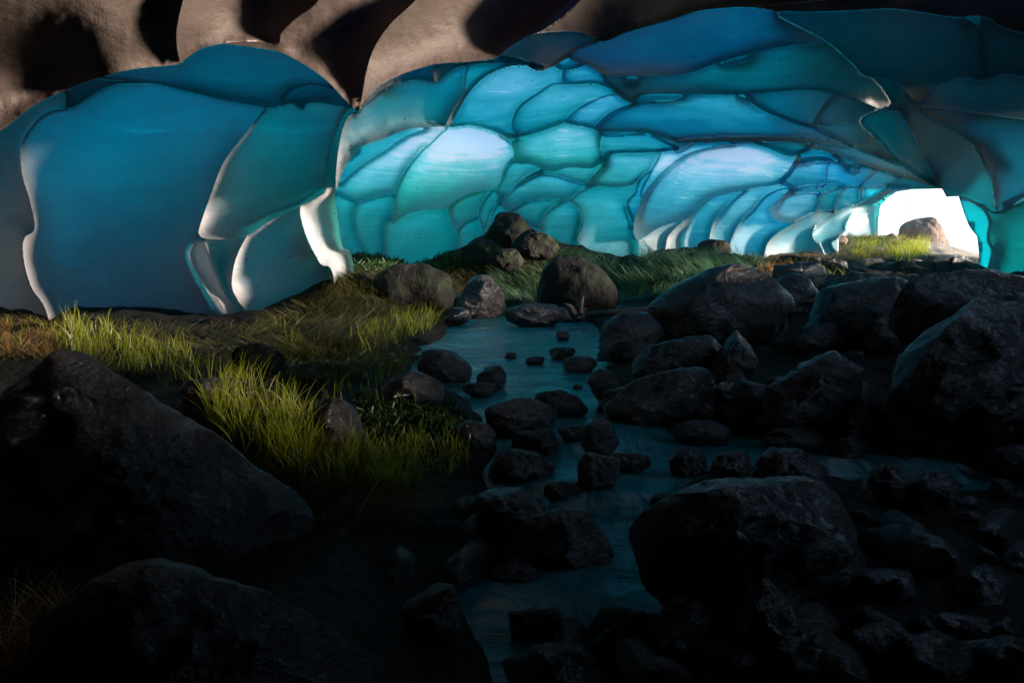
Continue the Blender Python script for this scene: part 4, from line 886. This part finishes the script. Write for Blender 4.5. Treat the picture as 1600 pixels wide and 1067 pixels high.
# ------------------------------------------------------------------ grass
def blades(pos, length, width, lean, bend, segs, seed, droop=0.0, dirs=None):
    rg = np.random.default_rng(seed); n = len(pos)
    a = rg.uniform(0, 2 * math.pi, n) if dirs is None else dirs + rg.normal(0, .5, n)
    lx, ly = np.cos(a), np.sin(a); fa = rg.uniform(0, 2 * math.pi, n)
    wx, wy = np.cos(fa), np.sin(fa)
    V_, F_, A_s = [], [], []
    sh = rg.uniform(0, 1, n)
    for j in range(segs + 1):
        t = j / segs
        hor = length * (lean * t + bend * t * t); up = length * (t * np.sqrt(np.maximum(1 - lean ** 2, 0.05)) - (bend * 0.6 + droop) * t * t)
        cpos = pos + np.stack([lx * hor, ly * hor, up], -1)
        wd = width * (1 - 0.85 * t ** 1.6) * 0.5 * np.ones(n)
        V_.append(cpos - np.stack([wx * wd, wy * wd, 0 * wd], -1)); V_.append(cpos + np.stack([wx * wd, wy * wd, 0 * wd], -1))
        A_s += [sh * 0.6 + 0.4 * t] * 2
    V_ = np.stack(V_, 1).reshape(-1, 3); sh = np.stack(A_s, 1).ravel()
    b0 = np.arange(n)[:, None] * (2 * (segs + 1))
    F_ = np.concatenate([np.stack([b0[:, 0] + 2 * j, b0[:, 0] + 2 * j + 1, b0[:, 0] + 2 * j + 3, b0[:, 0] + 2 * j + 2], -1) for j in range(segs)])
    return V_, F_, sh
def scatter(poly, n, seed, clump=0.0):
    P = np.array(poly, float); rg = np.random.default_rng(seed); x0, y0 = P.min(0); x1, y1 = P.max(0); out = []
    if clump:
        cen = []
        while len(cen) < clump:
            a, b = rg.uniform(x0, x1), rg.uniform(y0, y1)
            if inside(P, np.array([a]), np.array([b]))[0]: cen.append((a, b))
        cen = np.array(cen)
        q_ = cen[rg.integers(0, len(cen), n * 2)] + rg.normal(0, 1, (n * 2, 2)) * np.array([9, 4])
    else: q_ = np.stack([rg.uniform(x0, x1, n * 4), rg.uniform(y0, y1, n * 4)], -1)
    q_ = q_[inside(P, q_[:, 0], q_[:, 1])][:n]
    Z = ray_ground(q_[:, 0], q_[:, 1]); ok = np.isfinite(Z); q_, Z = q_[ok], Z[ok]
    x = Z * (q_[:, 0] - CX) / FPX
    return np.stack([x, Z, ground_z(x, Z) - 0.01], -1), Z
class Acc:
    def __init__(s): s.v, s.f, s.a, s.n = [], [], [], 0
    def add(s, t): s.v.append(t[0]); s.f.append(t[1] + s.n); s.a.append(t[2]); s.n += len(t[0])
    def build(s, name, mat, label=None, cat="grass"):
        o = mesh_obj(name, np.concatenate(s.v), np.concatenate(s.f), mat, attrs={"shade": np.concatenate(s.a)}); tag(o, label, cat, kind="stuff"); return o
G_YOUNG = leaf_material("young_grass_blade", (0.15, 0.21, 0.012), (0.50, 0.53, 0.03), 0.6)
G_MAT = leaf_material("matted_grass_blade", (0.06, 0.07, 0.018), (0.26, 0.24, 0.07), 0.4)
G_DARK = leaf_material("creeping_plant_leaf", (0.015, 0.05, 0.012), (0.05, 0.12, 0.02), 0.4)
G_DRY = leaf_material("dry_grass_blade", (0.30, 0.15, 0.04), (0.60, 0.34, 0.10), 0.5)
G_TEAL = leaf_material("fine_grass_blade", (0.045, 0.13, 0.07), (0.17, 0.36, 0.18), 0.4)
yg = Acc()
for poly, n, hgt, cl, sd_ in [
    ([(0,500),(60,498),(110,505),(90,545),(0,545)],150,.10,14,1), ([(95,500),(170,508),(190,560),(240,590),(180,580),(110,560)],420,.20,26,2),
    ([(170,525),(270,540),(330,575),(345,600),(270,598),(200,575)],420,.19,28,3),
    ([(290,620),(400,600),(480,640),(480,735),(430,735),(350,690)],900,.20,44,4), ([(400,640),(500,650),(580,700),(640,735),(640,770),(500,775),(430,735)],1000,.15,50,5),
    ([(535,535),(600,500),(660,490),(688,500),(670,520),(600,545),(545,560)],460,.17,26,6), ([(560,720),(660,690),(730,700),(735,735),(660,760),(580,770)],520,.13,34,7),
    ([(500,600),(600,585),(690,610),(720,630),(620,640),(510,635)],170,.10,20,8), ([(650,440),(680,425),(690,470),(655,480)],60,.16,6,9),
    ([(960,445),(1040,435),(1045,465),(975,468)],180,.14,14,10), ([(1150,470),(1290,440),(1320,560),(1230,600)],26,.10,8,11), ([(1480,520),(1590,500),(1600,560),(1500,570)],40,.12,8,12),
    ([(1395,395),(1452,372),(1455,402),(1400,412)],600,.26,34,13), ([(1318,378),(1370,366),(1440,364),(1455,400),(1335,406)],2600,.13,60,16), ([(1210,430),(1330,425),(1330,455),(1230,460)],36,.16,6,14), ([(430,505),(470,500),(470,560),(430,570)],50,.12,6,15)]:
    p_, Z_ = scatter(poly, int(n * (.62 if hgt < .25 else 1)), sd_ + 100, cl); rg = np.random.default_rng(sd_)
    ln = hgt * rg.uniform(0.45, 1.25, len(p_)) 
    yg.add(blades(p_, ln, 0.0042 * (1 + Z_ * 0.09), rg.uniform(0.02, .42, len(p_)), rg.uniform(0, .35, len(p_)), 4, sd_))
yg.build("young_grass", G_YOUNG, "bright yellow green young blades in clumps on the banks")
mg = Acc()
for poly, n, hgt, sd_ in [([(380,520),(430,480),(520,445),(560,415),(700,415),(715,470),(700,500),(600,540),(520,560),(400,560)],7000,.20,1), ([(-40,488),(120,498),(300,510),(390,512),(360,600),(200,600),(60,570),(-40,560)],3500,.15,2),
    ([(400,600),(480,640),(640,740),(620,800),(520,840),(440,780),(340,690)],4500,.17,4), ([(700,400),(880,380),(900,440),(720,470)],1800,.2,5), ([(1305,372),(1372,360),(1440,366),(1400,408),(1330,410),(1298,402)],4500,.26,6), ([(370,545),(520,535),(640,505),(645,585),(480,600),(350,600)],3000,.11,7)]:
    p_, Z_ = scatter(poly, n, sd_ + 200); rg = np.random.default_rng(sd_ + 50)
    ln = hgt * rg.uniform(0.5, 1.4, len(p_)); dr = fbm(p_ * np.array([1.2, 1.2, 0]), 77, 2) * 3.5 - 0.6
    mg.add(blades(p_, ln, 0.0035 * (1 + Z_ * 0.08), rg.uniform(0.75, .97, len(p_)), rg.uniform(-.1, .3, len(p_)), 4, sd_ + 9, 0.12, dr))
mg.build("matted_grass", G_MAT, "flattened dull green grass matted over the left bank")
tg = Acc()
for poly, n, hgt, sd_ in [([(860,395),(1000,410),(1080,405),(1150,410),(1180,425),(1090,440),(1040,465),(960,475),(900,440)],6500,.24,1), ([(700,420),(740,400),(850,400),(880,440),(840,470),(790,470),(740,445)],3200,.2,2),
                          ([(1000,395),(1200,398),(1200,420),(1000,415)],1500,.26,3)]:
    p_, Z_ = scatter(poly, n, sd_ + 300); rg = np.random.default_rng(sd_ + 60)
    ln = hgt * rg.uniform(0.4, 1.3, len(p_)); dr = fbm(p_ * np.array([1.0, 1.0, 0]), 78, 2) * 4
    tg.add(blades(p_, ln, 0.004 * (1 + Z_ * 0.08), rg.uniform(0.5, .95, len(p_)), rg.uniform(0, .4, len(p_)), 4, sd_ + 19, 0.1, dr))
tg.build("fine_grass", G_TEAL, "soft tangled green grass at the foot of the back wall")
dg = Acc()
for poly, n, hgt, sd_, wd in [([(-30,960),(110,930),(130,1000),(100,1060),(-30,1067)],420,.16,1,.003), ([(1190,400),(1300,398),(1300,420),(1190,425)],500,.2,3,.005), ([(-40,500),(100,505),(90,560),(-40,560)],900,.13,4,.003)]:
    p_, Z_ = scatter(poly, n, sd_ + 400); rg = np.random.default_rng(sd_ + 70)
    dg.add(blades(p_, hgt * rg.uniform(0.5, 1.3, len(p_)), wd * (1 + Z_ * 0.05), rg.uniform(0.4, .93, len(p_)), rg.uniform(0, .5, len(p_)), 4, sd_ + 29, 0.1))
dg.build("dry_grass", G_DRY, "straw coloured dry grass outside and in the bottom left corner")
cg = Acc()
for poly, n, hgt, sd_ in [([(550,620),(690,620),(735,655),(740,700),(640,705),(560,680)],3800,.028,1), ([(560,640),(700,640),(720,690),(600,700)],500,.05,2), ([(540,400),(620,400),(640,425),(560,425)],800,.09,3), ([(400,560),(520,545),(640,530),(640,590),(480,600),(400,600)],1600,.03,5), ([(640,395),(760,398),(760,425),(650,425)],900,.08,4)]:
    p_, Z_ = scatter(poly, n, sd_ + 500); rg = np.random.default_rng(sd_ + 80)
    p_[:, 2] += rg.uniform(0, .03, len(p_))
    cg.add(blades(p_, hgt * rg.uniform(0.6, 1.3, len(p_)), hgt * 0.35, rg.uniform(0.3, .95, len(p_)), rg.uniform(0, .4, len(p_)), 2, sd_ + 39))
cg.build("creeping_plants", G_DARK, "low dark leafy plants between left bank and stream", "plants")

# ------------------------------------------------------------------ driftwood, root, drips
def wood_material():
    m, nt = new_mat("weathered_wood"); L = nt.links.new; tc = N(nt, "ShaderNodeTexCoord").outputs["Object"]
    a = noise(nt, scaled(nt, tc, (2, 30, 30)), 3, 4, .6); p = N(nt, "ShaderNodeBsdfPrincipled")
    L(mixc(nt, a, (0.05, 0.035, 0.028), (0.20, 0.13, 0.10)), p.inputs["Base Color"]); p.inputs["Roughness"].default_value = .7
    L(bump(nt, a, .8, .01), p.inputs["Normal"]); L(p.outputs[0], N(nt, "ShaderNodeOutputMaterial").inputs[0]); return m
WOOD = wood_material()
def tube(pts, rads, segs=8, seed=0):
    rg = np.random.default_rng(seed); V_, F_ = [], []; P = [Vector(p) for p in pts]
    for i, p in enumerate(P):
        d = (P[min(i + 1, len(P) - 1)] - P[max(i - 1, 0)]).normalized(); u = d.cross(Vector((0.1, 0.2, 1))).normalized(); v = d.cross(u)
        for k in range(segs):
            a = 2 * math.pi * k / segs; V_.append(p + (u * math.cos(a) + v * math.sin(a)) * rads[i] * rg.uniform(.85, 1.15))
    for i in range(len(P) - 1):
        for k in range(segs): F_.append((i * segs + k, i * segs + (k + 1) % segs, (i + 1) * segs + (k + 1) % segs, (i + 1) * segs + k))
    n = len(V_); V_ += [P[0], P[-1]]
    for k in range(segs):
        F_.append((n, (k + 1) % segs, k, k)); F_.append((n + 1, (len(P) - 1) * segs + k, (len(P) - 1) * segs + (k + 1) % segs, (len(P) - 1) * segs + (k + 1) % segs))
    return V_, F_
def pts_px(lst): return [tuple(unproj(np.array(float(a)), np.array(float(b)), np.array(float(c)))) for a, b, c in lst]
def py_mesh(name, V_, F_, mat, parent=None):
    me = bpy.data.meshes.new(name); me.from_pydata([tuple(v) for v in V_], [], [tuple(dict.fromkeys(f)) for f in F_]); me.materials.append(mat)
    me.polygons.foreach_set("use_smooth", np.ones(len(me.polygons), dtype=bool)); o = bpy.data.objects.new(name, me); o.parent = parent; return link(o)
V_, F_ = tube(pts_px([(915,492,6.7),(955,488,6.7),(1000,484,6.75),(1034,478,6.9)]), [.035, .03, .028, .02], 10, 1)
o = py_mesh("driftwood_branch", V_, F_, WOOD); tag(o, "thin grey branch lying across rocks right of the pool head", "driftwood")
st = bpy.data.objects.new("tree_stump", None); link(st); st.location = pts_px([(908, 490, 6.9)])[0]
tag(st, "small reddish dry root stub standing by the head of the pool", "root")
V_, F_ = tube(pts_px([(905,492,6.9),(906,478,6.9),(911,462,6.92)]), [.05, .04, .012], 8, 2); o = py_mesh("trunk", V_, F_, WOOD, st); o.matrix_parent_inverse = st.matrix_world.inverted() if False else o.matrix_parent_inverse
o.location = -st.location
V_, F_ = tube(pts_px([(900,494,6.9),(890,480,6.88),(880,474,6.86)]), [.05, .035, .012], 8, 3); o = py_mesh("root", V_, F_, WOOD, st); o.location = -st.location

def drip_material():
    m, nt = new_mat("falling_meltwater"); L = nt.links.new
    g = N(nt, "ShaderNodeBsdfGlass"); g.inputs["IOR"].default_value = 1.33; g.inputs["Roughness"].default_value = .1
    t = N(nt, "ShaderNodeBsdfTransparent"); d = N(nt, "ShaderNodeBsdfDiffuse"); d.inputs[0].default_value = (.8, .82, .85, 1)
    a = N(nt, "ShaderNodeMixShader", i_0=.25); L(g.outputs[0], a.inputs[1]); L(d.outputs[0], a.inputs[2])
    b = N(nt, "ShaderNodeMixShader", i_0=.78); L(a.outputs[0], b.inputs[1]); L(t.outputs[0], b.inputs[2])
    L(b.outputs[0], N(nt, "ShaderNodeOutputMaterial").inputs[0]); return m
DRIP = drip_material()
for a, b0_, b1_, z_, r_, lb in [(1264,198,232,8.9,.006,"short drip thread hanging from the lip above the long white rim"), (1338,229,310,11.3,.009,"drip thread falling from the junction of the long white rim"),
        (1349,296,322,12.6,.008,"fine drip thread above the white ice column"), (1413,272,292,11.6,.007,"tiny drip thread near the right end of the ceiling rim"),
        (1141,440,690,4.0,.0016,"long faint line of falling meltwater before the pointed boulder")]:
    P_ = pts_px([(a, b0_, z_), (a, (b0_ * 2 + b1_) / 3, z_), (a, (b0_ + 2 * b1_) / 3, z_), (a, b1_, z_)])
    V_, F_ = tube(P_, [r_, r_ * .6, r_ * .5, r_ * .35], 6, 4); o = py_mesh("water_drip", V_, F_, DRIP); tag(o, lb, "water drip")
